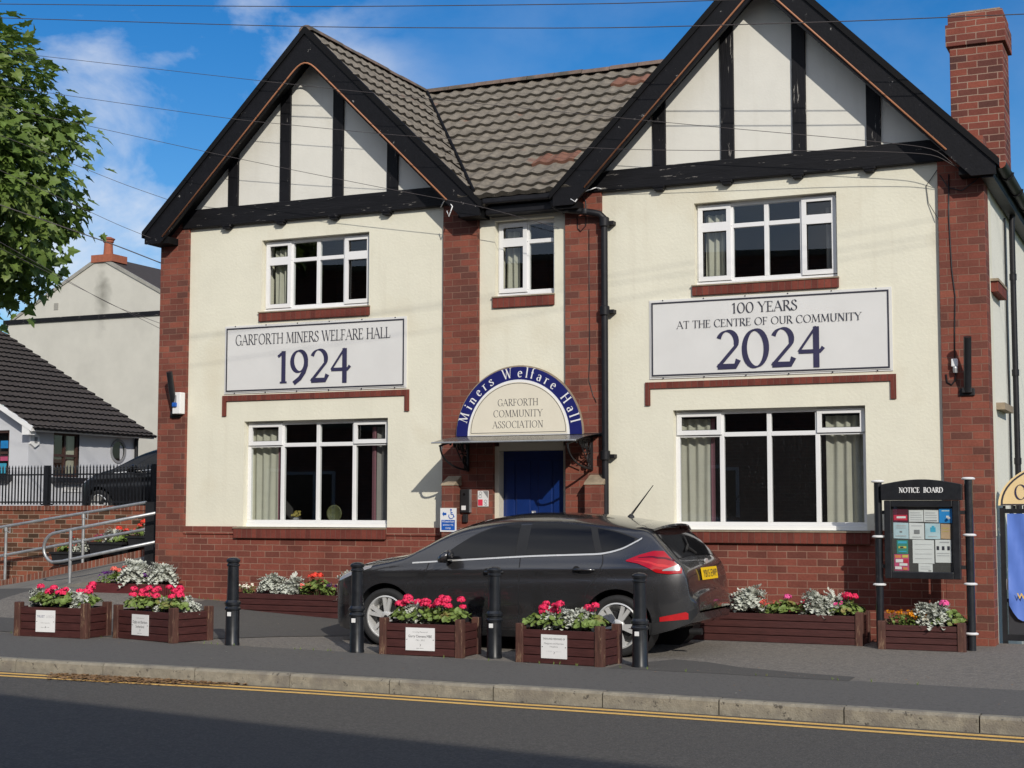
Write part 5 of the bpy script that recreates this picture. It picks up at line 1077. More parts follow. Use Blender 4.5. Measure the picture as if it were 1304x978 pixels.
# fix the split word on the first plaque: two words side by side
gw = 'long planters against the hall front'
WP = [((1.55, -.50), 2.75, .40, .30, 'long brown planter against the hall wall under the 1924 banner', 'the long planter under the 1924 banner', [('f', 'whitep', .03, .4, 1, 0), ('s', '', .17, .6, 1.15, 0), ('s', '', .30, .6, 1.1, 0), ('f', 'salmon', .40, .35, 1, 0), ('g', 'scarlet', .46, .5, 1.1, 2), ('f', 'purple', .54, .3, 1, 0), ('s', '', .68, .5, 1.35, 0), ('f', 'pink', .78, .35, 1, 0), ('f', 'purple', .88, .35, 1, 0), ('s', '', .97, .5, 1.15, 0)]),
      ((7.30, -.52), 2.68, .42, .33, 'long brown planter against the hall wall behind the rear of the hatchback', 'the long planter behind the hatchback', [('f', 'whitep', .30, .4, 1, 0), ('f', 'salmon', .36, .5, 1, 0), ('s', '', .50, .6, 1.3, 0), ('f', 'salmon', .60, .35, 1, 0), ('g', 'pink', .67, .5, .9, 1), ('f', 'red', .77, .4, 1.1, 0), ('s', '', .83, .4, 1.15, 0), ('s', '', .90, .7, 1.15, 0), ('f', 'pink', .92, .25, 1, 0), ('g', 'red', .97, .5, .95, 3)]),
      ((10.215, -.78), .90, .36, .27, 'short brown planter under the notice board', 'the short planter under the notice board', [('f', 'orange', .08, .35, 1.05, 0), ('f', 'orange', .25, .4, 1.15, 0), ('f', 'orange', .42, .35, 1.1, 0), ('s', '', .58, .7, 1.15, 0), ('s', '', .70, .35, 1.1, 0), ('f', 'whitep', .62, .2, .9, 0), ('g', 'pink', .88, .6, 1.0, 1), ('f', 'orange', .33, .7, 1.1, 0)])]
for (xy, L, D, h, lb, wh, pln) in WP:
    x, y = xy; z = H(x + L * .6, y + .1); t = make_planter('planter', (x, y, z), 0, L, D, h, lb, gw, tall=.035, wood='wood')
    planting(wh, 0, lambda u, v, x=x, y=y, L=L, D=D, z=z, h=h: (x + .12 + (L - .24) * u, y + .08 + (D - .16) * v, z + h - .03), pln)
x, y, L, D, h = -.86, -.47, 1.38, .42, .34; z = .135
make_planter('planter', (x, y, z), 0, L, D, h, 'dark red boarded planter at the left corner of the hall beside the ramp', gw, posts=False, wood='wood2', boards=2)
planting('the dark red planter beside the ramp', 0, lambda u, v: (x + .12 + (L - .24) * u, y + .08 + (D - .16) * v, z + h - .03), [('f', 'purple', .10, .3, 1.1, 0), ('g', 'salmon', .27, .6, .95, 2), ('f', 'salmon', .38, .3, .9, 0), ('s', '', .52, .45, 1.45, 0), ('f', 'purple', .68, .35, 1.0, 0), ('s', '', .92, .45, 1.3, 0)])
# ---------------------------------------------------------------- notice board
nb = thing('notice_board', (10.65, -.58, .0), 'black notice board on two posts with white collars in front of the right pilaster', 'notice board')
yb = -.60
for x, y, zt in ((10.195, -.58, 1.82), (11.165, -.58, 1.845)):
    o = MB().tube([(x, y, -.05), (x, y, zt)], .044, 18).build('post', 'boll', nb, smooth=radians(50))
    mb = MB()
    for z in (zt - .012, zt - .62, zt - 1.145, .17 if x > 11 else -1):
        if z > 0: mb.lathe([(.046, -.012), (.070, -.006), (.074, .004), (.060, .014), (.046, .018)], (x, y, z), 18)
    mb.build('collar', 'white', o, smooth=radians(40))
bx0, bx1, bz0, bz1 = 10.27, 11.075, .75, 1.60
mb = MB(); f = .075; mb.box(bx0, bx0 + f, yb - .05, yb + .04, bz0, bz1); mb.box(bx1 - f, bx1, yb - .05, yb + .04, bz0, bz1); mb.box(bx0 + f, bx1 - f, yb - .05, yb + .04, bz0, bz0 + f); mb.box(bx0 + f, bx1 - f, yb - .05, yb + .04, bz1 - .07, bz1)
mb.box(bx0 + .02, bx1 - .02, yb + .02, yb + .05, bz0 + .02, bz1 - .02)
mb.build('frame', 'black', nb, bevel=.008)
MB().box(bx0 + f, bx1 - f, yb + .0, yb + .019, bz0 + f, bz1 - .07).build('felt_back', 'boardback', nb)
hx0, hx1 = bx0 - .03, bx1 + .03
hd = MB().prism([(hx0, bz1 + .002)] + [(hx1, bz1 + .002)] + [(hx1 - (hx1 - hx0) * i / 16, bz1 + .175 + .055 * sin(pi * i / 16)) for i in range(17)], yb - .065, yb + .05).build('header', 'black', nb, bevel=.006)
mb = MB(); serif_text(mb, 'NOTICE  BOARD', .056, 10.675, bz1 + .085, yb - .067, .20, .06, fitw=.47); mb.build('lettering', 'white', hd)
mb = MB()
for z in (bz0 + .13, bz1 - .13):
    mb.box(10.235, bx0 + .002, yb - .01, yb + .03, z - .02, z + .02); mb.box(bx1 - .002, 11.125, yb - .01, yb + .03, z - .02, z + .02)
mb.build('fixing_bracket', 'matblack', nb)
MB().add([(bx0 + f, yb - .038, bz0 + f), (bx1 - f, yb - .038, bz0 + f), (bx1 - f, yb - .038, bz1 - .07), (bx0 + f, yb - .038, bz1 - .07)], [(0, 1, 2, 3)]).build('glass_door', 'glass', nb)
MB().lathe([(.0, -.05), (.014, -.048), (.016, -.036)], (bx1 - f - .04, yb, bz1 - .19), 12, axis='y').build('lock', 'chrome', nb)
gx, gz = bx0 + f, bz0 + f; gw_, gh_ = bx1 - bx0 - 2 * f, bz1 - .07 - bz0 - f
POST = [(.02, .27, .76, .97, 'p_maroon', 'dark maroon poster with white bands, top left in the notice board', [('p_red', .05, .15, .95, .55), ('white', .25, .3, .85, .45)]),
 (.285, .52, .77, .95, 'paper', 'white typed sheet beside the maroon poster in the notice board', [('p_light', .1, .15, .9, .2), ('p_light', .1, .35, .9, .4), ('p_light', .1, .55, .9, .6), ('p_light', .1, .75, .8, .8)]),
 (.53, .765, .765, .95, 'paper', 'white typed sheet with dark foot line beside the blue poster in the notice board', [('p_grey', .1, .08, .9, .16), ('p_light', .1, .35, .9, .4), ('p_light', .1, .55, .9, .6), ('p_light', .1, .75, .8, .8)]),
 (.775, .985, .755, .975, 'p_blue', 'bright blue poster at the top right of the notice board', [('p_pale', .2, .8, .8, .88), ('white', .55, .35, .75, .5)]),
 (.025, .275, .51, .755, 'p_pale', 'pale blue sheet with a small ring drawing in the notice board', [('p_light', .15, .78, .85, .84), ('p_light', .15, .65, .85, .69), ('p_grey', .42, .38, .58, .48), ('p_light', .15, .15, .85, .2)]),
 (.285, .53, .50, .752, 'paper', 'white sheet with a round grey emblem in the notice board', [('p_light', .15, .8, .85, .85), ('p_grey', .32, .33, .70, .58), ('p_light', .2, .12, .8, .16)]),
 (.545, .79, .505, .745, 'p_pale', 'pale sheet with a splash of blue in the notice board', [('p_cyan', .35, .45, .7, .75), ('p_cyan', .45, .68, .62, .85), ('p_light', .2, .15, .8, .2)]),
 (.80, .96, .51, .735, 'p_tan', 'tan coloured sheet at the right of the notice board', [('p_ygreen', .15, .7, .8, .74), ('p_ygreen', .15, .5, .8, .53)]),
 (.075, .26, .275, .485, 'p_green', 'green poster with yellow pictures in the notice board', [('p_cyan', .1, .75, .9, .92), ('p_ygreen', .15, .4, .85, .55), ('ink', .3, .42, .6, .52), ('p_cyan', .15, .12, .85, .2)]),
 (.335, .685, .13, .49, 'paper', 'large plain white sheet in the middle of the notice board', [('p_light', .1, .8, .9, .815), ('p_light', .1, .6, .9, .612), ('p_light', .1, .4, .9, .412), ('p_light', .1, .2, .9, .212)]),
 (.705, .96, .145, .495, 'paper', 'white sheet with three small dark portraits in the notice board', [('ink', .08, .55, .24, .72), ('ink', .42, .55, .58, .72), ('ink', .76, .55, .92, .72), ('p_light', .1, .40, .9, .42), ('p_light', .1, .3, .9, .32), ('p_light', .3, .88, .9, .92)]),
 (.03, .27, .015, .265, 'p_pink', 'pink and orange poster at the bottom left of the notice board', [('p_orange', .05, .78, .45, .95), ('p_ygreen', .55, .8, .95, .97), ('white', .1, .5, .6, .7), ('p_red', .65, .45, .95, .7), ('white', .35, .3, .9, .45), ('p_orange', .6, .05, .9, .2), ('white', .05, .08, .5, .25)]),
 (.425, .655, .0, .125, 'paper', 'small white slip hanging below the large plain sheet in the notice board', [('p_light', .15, .6, .85, .66), ('p_grey', .7, .1, .9, .2), ('p_light', .15, .35, .85, .4)])]
for u0, u1, v0, v1, m, lb, marks in POST:
    x0, x1, z0, z1 = gx + gw_ * u0, gx + gw_ * u1, gz + gh_ * v0, gz + gh_ * v1; r = random.uniform(-.003, .003)
    t = thing('poster', ((x0 + x1) / 2, yb - .002, z0), lb, 'poster', 'papers pinned in the notice board')
    MB().add([(x0, yb - .003, z0 + r), (x1, yb - .003, z0 - r), (x1, yb - .004, z1 - r), (x0, yb - .004, z1 + r)], [(0, 1, 2, 3)]).build('sheet', m, t)
    mb = MB()
    for i, (mm, a, b, c, d) in enumerate(marks):
        mb.use(mm); W_, Hh = x1 - x0, z1 - z0; yy = yb - .006 - .0008 * i; mb.add([(x0 + W_ * a, yy, z0 + Hh * b), (x0 + W_ * c, yy, z0 + Hh * b), (x0 + W_ * c, yy, z0 + Hh * d), (x0 + W_ * a, yy, z0 + Hh * d)], [(0, 1, 2, 3)])
    mb.build('print', None, t)
# ---------------------------------------------------------------- ramp, rails and boundary on the left
def zA(x): return max(H(x, 0), .39 + .15 * (x + 1.63)) if x > -2 else H(x, 0)
def zB(x): return .246 + .188 * (x + 4.13) if x > -4.13 else .246 + .04 * (x + 4.13)
RX = rng(-16, -.0, .2)
mb = MB(); mb.grid([[(x, 0, H(x, 0) - .2)] + [(x, 1.42 * k / 6, zA(x) + (zB(x) - zA(x)) * (k / 6) + .003) for k in range(7)] for x in RX]); o = mb.build('ramp', 'conc', smooth=radians(40)); o['kind'] = 'structure'
mb = MB(); mb.grid([[(x, 1.50, zB(x) + .09), (x, 2.5, zB(x) + .10)] for x in rng(-16, -.0, .4)]); o = mb.build('path', 'conc'); o['kind'] = 'structure'
mb = MB()
for x in rng(-9, -1.0, .082)[:-1]: mb.add([(x + .004, 1.42, zB(x) - .1), (x + .078, 1.42, zB(x + .08) - .1), (x + .078, 1.55, zB(x + .08) - .1), (x + .004, 1.55, zB(x) - .1), (x + .004, 1.42, zB(x) + .11), (x + .078, 1.42, zB(x + .08) + .11), (x + .078, 1.55, zB(x + .08) + .11), (x + .004, 1.55, zB(x) + .11)], [(4, 5, 6, 7), (0, 1, 5, 4), (1, 2, 6, 5), (2, 3, 7, 6), (3, 0, 4, 7)])
for xa, xb in ((-9, -4.13), (-4.13, -1)): mb.add([(xa, 1.425, zB(xa) - .1), (xb, 1.425, zB(xb) - .1), (xb, 1.425, zB(xb) + .10), (xa, 1.425, zB(xa) + .10), (xb, 1.54, zB(xb) + .10), (xa, 1.54, zB(xa) + .10)], [(0, 1, 2, 3), (3, 2, 4, 5)])
mb.build('path_kerb', 'wsold')['kind'] = 'structure'
mb = MB(); mb.grid([[(x, y, 1.13 + .012 * max(0, y - 6)) for y in (2.55, 6, 14, 40, 120)] for x in (-90, -40, -16, -8, -.02)]); o = mb.build('rear_yard', 'fore'); o['kind'] = 'structure'
t = thing('handrail', (-1.0, .15, .45), 'galvanised ramp handrail with a rounded loop end, nearest the hall wall', 'handrail', 'galvanised handrails beside the ramp')
a, b = Vector((-1.98, .15, 1.145)), Vector((-.12, .15, 1.447)); c, d = Vector((-1.92, .15, .715)), Vector((-.14, .15, 1.032))
lp = [b, a.lerp(b, .12)] + [Vector((-1.93 - .25 * sin(pi * i / 10) * (.9 + .1 * i / 10), .15, .928 + .008 * i * 0 + .222 * cos(pi * i / 10))) for i in range(1, 10)] + [c.lerp(d, .06), d]
MB().tube([tuple(v) for v in cat([(0, 0)], 1)] if False else lp, .024, 12).build('rail', 'steel', t, smooth=True)
MB().tube([(-1.67, .15, .36), (-1.67, .15, 1.20)], .026, 12).build('post', 'steel', t, smooth=radians(60))
mb = MB()
for q in (b, d): mb.tube([q + Vector((-.02, 0, -.01)), q + Vector((-.02, .02, -.09)), q + Vector((.1, .02, -.09))], .008, 6)
mb.build('wall_fixing', 'steel', t)
t = thing('handrail', (-3.0, 1.49, .5), 'long galvanised handrail with two rails behind the loop ended rail', 'handrail', 'galvanised handrails beside the ramp')
for z0, z1 in ((1.205, 1.60), (.742, 1.188)):
    k = (z1 - z0) / 2.85; MB().tube([(-9, 1.49, z0 + (-9 + 4.25) * k), (-1.36, 1.49, z1)], .024, 12).build('rail', 'steel', t, smooth=radians(60))
for x, zb_ in ((-4.12, .36), (-2.56, .62), (-5.9, .2), (-7.6, .1)):
    o = MB().tube([(x, 1.49, zb_), (x, 1.49, 1.215 + (x + 4.25) * .139)], .024, 12).build('post', 'steel', t, smooth=radians(60))
    MB().lathe([(.034, -.03), (.034, .03)], (x, 1.49, 1.15 + (x + 4.25) * .139), 10).lathe([(.034, -.03), (.034, .03)], (x, 1.49, .735 + (x + 4.25) * .156), 10).tube([(x, 1.49, 1.13 + (x + 4.25) * .139), (x + .1, 1.47, 1.1 + (x + 4.25) * .139), (x + .1, 1.47, 1.19 + (x + 4.25) * .139)], .008, 5).build('clamp', 'steel', o)
t = thing('boundary_wall', (-8, 2.5, .0), 'multicoloured brick boundary wall under the black railings', 'wall')
MB().box(-16, -1.95, 2.4, 2.62, -.3, 1.475).build('brickwork', 'wbrick', t); MB().box(-16, -1.93, 2.38, 2.64, 1.475, 1.553).build('coping', 'wsold', t)
for i, x in enumerate((-14.05, -11.55, -9.05, -6.6, -4.19)):
    pass
rl = thing('railings', (-8, 2.5, 1.55), 'black spiked railings along the top of the brick boundary wall', 'railings')
px_ = (-13.8, -11.4, -9.0, -6.6, -4.19, -1.98)
for x in px_: MB().box(x - .035, x + .035, 2.47, 2.54, 1.553, 2.225).box(x - .11, x + .11, 2.48, 2.53, 1.56, 1.585).build('post', 'black', rl)
for a, b in zip(px_, px_[1:]):
    mb = MB(); mb.box(a + .035, b - .035, 2.495, 2.515, 1.60, 1.625); mb.box(a + .035, b - .035, 2.495, 2.515, 2.06, 2.085)
    for x in rng(a, b, .069)[1:-1]:
        mb.box(x - .009, x + .009, 2.496, 2.514, 1.57, 2.16); mb.lathe([(.016, 0), (.012, .012), (.017, .03), (.0, .085)], (x, 2.505, 2.155), 5, cap=False)
    mb.build('panel', 'black', rl)
gt = thing('shade_panel', (-1.3, 2.47, .8), 'solid black panel for the shaded gap between boundary wall and hall', 'gate')  # black panel put in for the shade between boundary wall and hall
MB().box(-1.94, -.35, 2.45, 2.50, .8, 1.60).build('shade_leaf', 'matblack', gt)
mb = MB().box(-1.94, -.35, 2.425, 2.452, 1.50, 1.58).box(-1.94, -.35, 2.425, 2.452, .86, .94); [mb.box(x, x + .05, 2.43, 2.452, .94, 1.50) for x in (-1.9, -1.45, -1.0, -.5)]; mb.build('black_frame', 'black', gt)
MB().box(-.50, -.30, .36, .42, .45, 1.60).build('stub', 'matblack', None)  # black slab stands for a post plus the shaded wall beside it
bpy.data.objects['stub'].name = 'shade_post'; tag(bpy.data.objects['shade_post'], 'broad black slab for a post and wall shade at the hall corner', 'post')
trs = [(-3.60, -2.93, .60, .80, 'the hanging trough nearest the left edge', [('g', 'scarlet', .3, .5, .9, 1), ('s', '', .7, .6, 1.0, 0), ('f', 'salmon', .5, .3, .9, 0), ('f', 'orange', .05, .3, .7, 0)]), (-2.84, -2.17, .775, .965, 'the middle hanging trough', [('s', '', .45, .6, 1.0, 0), ('f', 'pink', .1, .3, .9, 0), ('f', 'whitep', .6, .2, .9, 0), ('g', 'scarlet', .85, .6, .9, 2)]), (-2.08, -1.45, .90, 1.07, 'the hanging trough beside the black shade panel', [('g', 'scarlet', .15, .5, .9, 2), ('s', '', .6, .6, 1.1, 0), ('s', '', .8, .3, .9, 0), ('f', 'salmon', .2, .2, .9, 0)])]
for x0, x1, z0, z1, wh, pln in trs:
    t = thing('trough', ((x0 + x1) / 2, 2.2, z0), 'black plastic flower trough hung on the brick wall, ' + wh.replace('the hanging trough ', '').replace('the middle hanging trough', 'middle of the three'), 'trough', 'black troughs hung behind the ramp rail')
    mb = MB(); mb.prism([(x0 + .05, z0), (x1 - .05, z0), (x1, z1), (x0, z1)], 1.95, 2.39); mb.box(x0 - .02, x1 + .02, 1.93, 2.41, z1 - .03, z1 + .005); mb.build('tub', 'matblack', t)
    planting(wh, 0, lambda u, v, x0=x0, x1=x1, z1=z1: (x0 + .06 + (x1 - x0 - .12) * u, 2.02 + .25 * v, z1 - .02), pln)
# bungalow with the round window
bg_ = thing('bungalow', (-11, 7.5, 1.15), 'white single storey building with dark tiled roof and a round window', 'building')
X0 = -7.5; YA, YB = 5.73, 9.12; ZE = 3.07; XR = -11.6; ZR = 5.55
mb = MB().use('wall')
def cells(mb, ys, zs, holes, f):
    for a, b in zip(ys, ys[1:]):
        for c, d in zip(zs, zs[1:]):
            if any(h[0] <= a and b <= h[1] and h[2] <= c and d <= h[3] for h in holes): continue
            mb.add([f(a, c), f(b, c), f(b, d), f(a, d)], [(0, 1, 2, 3)])
cells(mb, [YA, 6.45, 7.22, YB], [.9, 2.14, 3.03, 3.12], [(6.45, 7.22, 2.14, 3.03)], lambda y, z: (X0, y, z))
cells(mb, [-15.7, -9.2, -7.99, X0], [.9, 2.16, 3.05, 3.12], [(-9.2, -7.99, 2.16, 3.05)], lambda x, z: (x, YA, z))
mb.add([(-15.7, YA, 3.12), (X0, YA, 3.12), (XR, YA, 5.55)], [(0, 1, 2)]); mb.box(-15.7, X0 - .01, YB - .02, YB, .9, 3.1); mb.build('wall', None, bg_)
MB().box(X0 - .6, X0 - .3, 6.0, 7.6, 1.6, 3.3).build('interior', 'room', bg_); MB().box(-9.6, -7.9, YA + .3, YA + .5, 1.7, 3.3).build('interior', 'room', bg_)
wn = MB().use('brown')
for y in (6.45, 6.80, 7.17): wn.box(X0 - .09, X0 - .03, y, y + .05, 2.14, 3.03)
for z in (2.14, 2.55, 2.98): wn.box(X0 - .085, X0 - .035, 6.45, 7.22, z, z + .05)
wn = wn.build('window', None, bg_); MB().add([(X0 - .06, 6.45, 2.14), (X0 - .06, 7.22, 2.14), (X0 - .06, 7.22, 3.03), (X0 - .06, 6.45, 3.03)], [(0, 1, 2, 3)]).build('pane', 'glass', wn)
MB().box(X0 - .2, X0 - .12, 7.0, 7.2, 2.2, 3.0).build('blind', 'curtain', wn)
MB().box(X0 - .02, X0 + .14, 6.38, 7.42, 2.03, 2.13).build('window_box', 'black', wn)
wn = MB().use('brown').box(-8.04, -7.99, YA + .03, YA + .09, 2.16, 3.05).box(-9.2, -7.99, YA + .03, YA + .09, 3.0, 3.05).box(-9.2, -7.99, YA + .03, YA + .09, 2.58, 2.63).build('window', None, bg_)
MB().use('p_blue').box(-8.3, -8.05, YA + .1, YA + .12, 2.7, 2.85).use('p_pink').box(-8.3, -8.1, YA + .1, YA + .12, 2.45, 2.55).use('p_cyan').box(-8.35, -8.15, YA + .1, YA + .12, 2.2, 2.4).build('window_display', None, wn)
MB().add([(-9.2, YA + .06, 2.16), (-7.99, YA + .06, 2.16), (-7.99, YA + .06, 3.05), (-9.2, YA + .06, 3.05)], [(0, 1, 2, 3)]).build('pane', 'glass', wn); MB().box(-9.3, -7.9, YA - .14, YA + .02, 2.05, 2.15).build('window_box', 'black', wn)
rg = MB(); yc, zc = 8.45, 2.72
for r0, r1, x_ in ((.205, .255, .02),):
    n = 32; vs = []
    for k in range(n):
        q = 2 * pi * k / n
        for r_, xx in ((r1, X0), (r1, X0 + x_), (r0, X0 + x_), (r0, X0 - .05)): vs.append((xx, yc + r_ * cos(q), zc + r_ * sin(q)))
    rg.add(vs, [(4 * k + j, 4 * ((k + 1) % n) + j, 4 * ((k + 1) % n) + j + 1, 4 * k + j + 1) for k in range(n) for j in range(3)])
rw = rg.build('round_window', 'p_grey', bg_)
MB().add([(X0 + .004, yc + .21 * cos(2 * pi * k / 28), zc + .21 * sin(2 * pi * k / 28)) for k in range(28)], [tuple(range(28))]).build('pane', 'cglass', rw)
MB().add([(X0 + .008, yc + .06 + .10 * cos(q) * (1 if cos(q) > 0 else .1), zc - .02 + .16 * sin(q)) for q in [2 * pi * k / 20 for k in range(20)]], [tuple(range(20))]).build('blind', 'p_light', rw)
k = (ZR - ZE) / (X0 + .25 - XR); kl = sqrt(1 + k * k)
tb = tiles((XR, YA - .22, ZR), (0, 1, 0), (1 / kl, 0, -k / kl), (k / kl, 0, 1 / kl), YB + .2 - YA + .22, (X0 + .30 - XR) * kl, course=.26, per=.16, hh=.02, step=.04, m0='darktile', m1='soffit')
rf = tb.build('roof', None, bg_, smooth=radians(50))
MB().add([(XR, YA - .2, ZR), (XR, YB + .2, ZR), (XR - 4.4, YB + .2, 2.9), (XR - 4.4, YA - .2, 2.9)], [(0, 1, 2, 3)]).build('roof', 'darktile', bg_)
MB().box(X0 + .19, X0 + .27, YA - .2, YB + .2, ZE - .06, ZE - .005).build('gutter', 'white', bg_); MB().box(X0 + .02, X0 + .2, YA - .22, YA - .02, ZE - .13, ZE + .06).build('box_end', 'white', bg_)
MB().prism([(X0 + .26, ZE - .07), (X0 + .28, ZE + .03), (XR, ZR - .03), (XR, ZR - .14)], YA - .23, YA - .19).build('verge_board', 'white', bg_)
MB().tube([(X0 + .07, 9.0, ZE - .02), (X0 + .05, 9.0, 2.95), (X0 + .05, 9.0, 1.2)], .04, 10).build('downpipe', 'pipe', bg_)
al = MB(); al.v = []; al.add([(X0 + d_, 5.86 + .15 * cos(pi / 3 * i + pi / 6) * s_, 2.85 + .155 * sin(pi / 3 * i + pi / 6) * s_) for d_, s_ in ((0, 1), (.05, .95)) for i in range(6)], [(6, 7, 8, 9, 10, 11)] + [(i, (i + 1) % 6, (i + 1) % 6 + 6, i + 6) for i in range(6)])
al = al.build('alarm_box', 'white', bg_); MB().box(X0 + .051, X0 + .056, 5.84, 5.92, 2.79, 2.91).build('emblem', 'p_grey', al)
ps = thing('private_sign', (X0 + .03, 7.04, 1.84), 'white sign reading PRIVATE on the low white wall behind the railings', 'sign')
MB().box(X0 + .001, X0 + .02, 6.74, 7.34, 1.84, 1.97).build('plate', 'white', ps); plain_text('lettering', 'PRIVATE', .07, X0 + .022, 1.87, 7.04, 'p_grey', ps, fitw=.44, rot=Matrix.Rotation(radians(90), 3, 'Z'))
t = thing('yard_wall', (-6.5, 9.8, 1.15), 'low brick wall behind the black car', 'wall'); MB().box(-7.38, -4.2, 9.7, 9.92, .9, 2.62).build('brickwork', 'wbrick', t)
# white gabled house farther off
hs_ = thing('white_house', (-24.2, 30, 1.5), 'tall pale gabled house with a black band and terracotta chimney', 'house')
gx0, gx1, gy, gze, gza = -28.6, -19.78, 28.0, 8.64, 10.9; ga = (gx0 + gx1) / 2
mb = MB().use('hwall'); mb.prism([(gx0, .5), (gx1, .5), (gx1, gze), (ga, gza), (gx0, gze)], gy, gy + 14); mb.build('wall', None, hs_)
MB().box(gx0 - .2, gx1, gy - .06, gy + .0, gze - .02, gze + .15).build('band', 'beam', hs_)
mb = MB()
for s in (-1, 1):
    ex = gx0 - .25 if s < 0 else gx1 + .25; ez = gze - .14
    mb.prism([(ga, gza + .02), (ex, ez), (ex, ez + .11), (ga, gza + .14)], gy + .03, gy + 14)
mb.build('roof', 'darktile', hs_)
mb = MB()
for s in (-1, 1):
    ex = gx0 - .1 if s < 0 else gx1 + .1; mb.prism([(ga, gza + .0), (ex, gze - .07), (ex, gze + .05), (ga, gza + .15)], gy - .05, gy + .029)
mb.build('verge', 'stain', hs_)
cc = MB().box(ga - .38, ga + .62, gy - .08, gy + .8, gza - .12, gza + .16).build('chimney', 'terra', hs_)
MB().lathe([(.19, .16), (.17, .4), (.16, .66), (.20, .68), (.20, .75)], (ga + .12, gy + .3, gza), 16).build('chimney_pot', 'terra', cc, smooth=radians(40)); MB().lathe([(.23, .77), (.25, .81), (.1, .88)], (ga + .12, gy + .3, gza), 16).build('cowl', 'terra', cc)
MB().box(-26.35, -26.15, gy - .02, gy, 9.08, 9.34).build('air_vent', 'stain', hs_)
# conifer bush behind the black car
def foliage(mb, c, r, n, sz, seed, shell=.5):
    rn = random.Random(seed)
    for i in range(n):
        d = Vector((rn.gauss(0, 1), rn.gauss(0, 1), rn.gauss(0, 1))).normalized(); q = shell + (1 - shell) * rn.random(); p = Vector(c) + Vector((d.x * r[0], d.y * r[1], d.z * r[2])) * q
        nn = (d + Vector((rn.gauss(0, .5), rn.gauss(0, .5), rn.gauss(0, .5)))).normalized(); a = nn.cross(Vector((.1, .3, 1))).normalized(); b = nn.cross(a); s = sz * rn.uniform(.6, 1.3)
        mb.add([p - a * s, p - b * s * .5, p + a * s, p + b * s * .5], [(0, 1, 2, 3)])
t = thing('conifer_bush', (-7.3, 10.6, 1.2), 'tall dark green conifer bush partly hidden by the left corner of the hall', 'bush')
mb = MB()
for z, r in ((1.7, .5), (2.3, .55), (2.9, .5), (3.5, .42), (4.0, .3)): foliage(mb, (-7.3, 10.6, z), (r, r, .5), 420, .07, int(z * 10))
mb.build('foliage', 'leafd', t); MB().tube([(-7.3, 10.6, 1.1), (-7.3, 10.6, 3.9)], [.08, .02], 8).build('trunk', 'bark', t)
# ---------------------------------------------------------------- the street tree
LF = [(0, 0), (.16, .10), (.46, .02), (.34, .30), (.52, .52), (.26, .55), (.20, .72), (0, 1.05), (-.20, .72), (-.26, .55), (-.52, .52), (-.34, .30), (-.46, .02), (-.16, .10)]
def lobed(mb, p, d, nrm, s, rn):
    d = d.normalized(); sd = d.cross(nrm)
    if sd.length < .05: sd = d.cross(Vector((1, 0, .2)))
    sd.normalize(); up = sd.cross(d); fold = rn.uniform(.1, .45); cur = rn.uniform(.05, .4)
    mb.add([p + sd * (x * s) + d * (y * s) + up * (abs(x) * fold * s - y * y * cur * s) for x, y in LF] + [p + d * (.45 * s) - up * (.2 * cur * s)], [(i, (i + 1) % 14, 14) for i in range(14)])
def make_tree(loc, label, seed, scale=1):
    rn = random.Random(seed); t = thing('street_tree', loc, label, 'tree', 'broad leaved street trees'); C0 = Vector((.25, .15, 6.25)); Rr = Vector((2.55, 2.3, 3.0))
    tm = MB(); tm.tube([(0, 0, -.2), (.03, 0, .3), (0, .03, 1.6), (.08, 0, 3.2), (.2, .1, 5.0), (.3, .15, 7.2)], [.24, .17, .14, .12, .08, .03], 12)
    cr = MB(); tips = []
    for i in range(330):
        d = Vector((rn.gauss(0, 1), rn.gauss(0, 1), rn.gauss(0, 1))).normalized(); q = rn.random() ** .40; lump = 1 + .10 * sin(d.x * 5 + 1) * cos(d.z * 6) + .08 * sin(d.y * 7 + d.z * 4)
        tips.append((C0 + Vector((d.x * Rr.x, d.y * Rr.y, d.z * Rr.z)) * (q * lump * .95), d))
    for i in range(22):
        c, d = tips[i * 9]; b0 = Vector((.1, .05, 3.0 + 3.4 * rn.random())); tm.tube([tuple(b0), tuple(b0.lerp(c, .5) + Vector((0, 0, .25))), tuple(c)], [.05, .03, .012], 6)
    tm.build('trunk', 'bark', t, smooth=True, local=True)
    for c, d in tips:
        n = rn.randint(50, 76)
        for j in range(n):
            o = Vector((rn.gauss(0, .20), rn.gauss(0, .20), rn.gauss(0, .17))); p = c + o
            dd = (d * .6 + o.normalized() * .7 + Vector((0, 0, -.5)) + Vector((rn.gauss(0, .4), rn.gauss(0, .4), rn.gauss(0, .3))))
            nr = (d * 1.0 + Vector((rn.gauss(0, .4), rn.gauss(0, .4) - .15, .6)))
            lobed(cr, p, dd, nr, rn.uniform(.12, .225), rn)
    cr.build('crown', 'tleaf', t, local=True)
    return t
tr = make_tree((-16.1, 10.6, 1.15), 'large leafy tree overhanging the left edge in front of the white gabled house', 5)
tr.scale = (1.65, 1.65, 1.45)
tr2 = dup(tr, loc=(-9.5, -14.6, -.2), rz=1.7, scale=1.25); tr2['label'] = 'leafy tree on the far pavement opposite the hall'
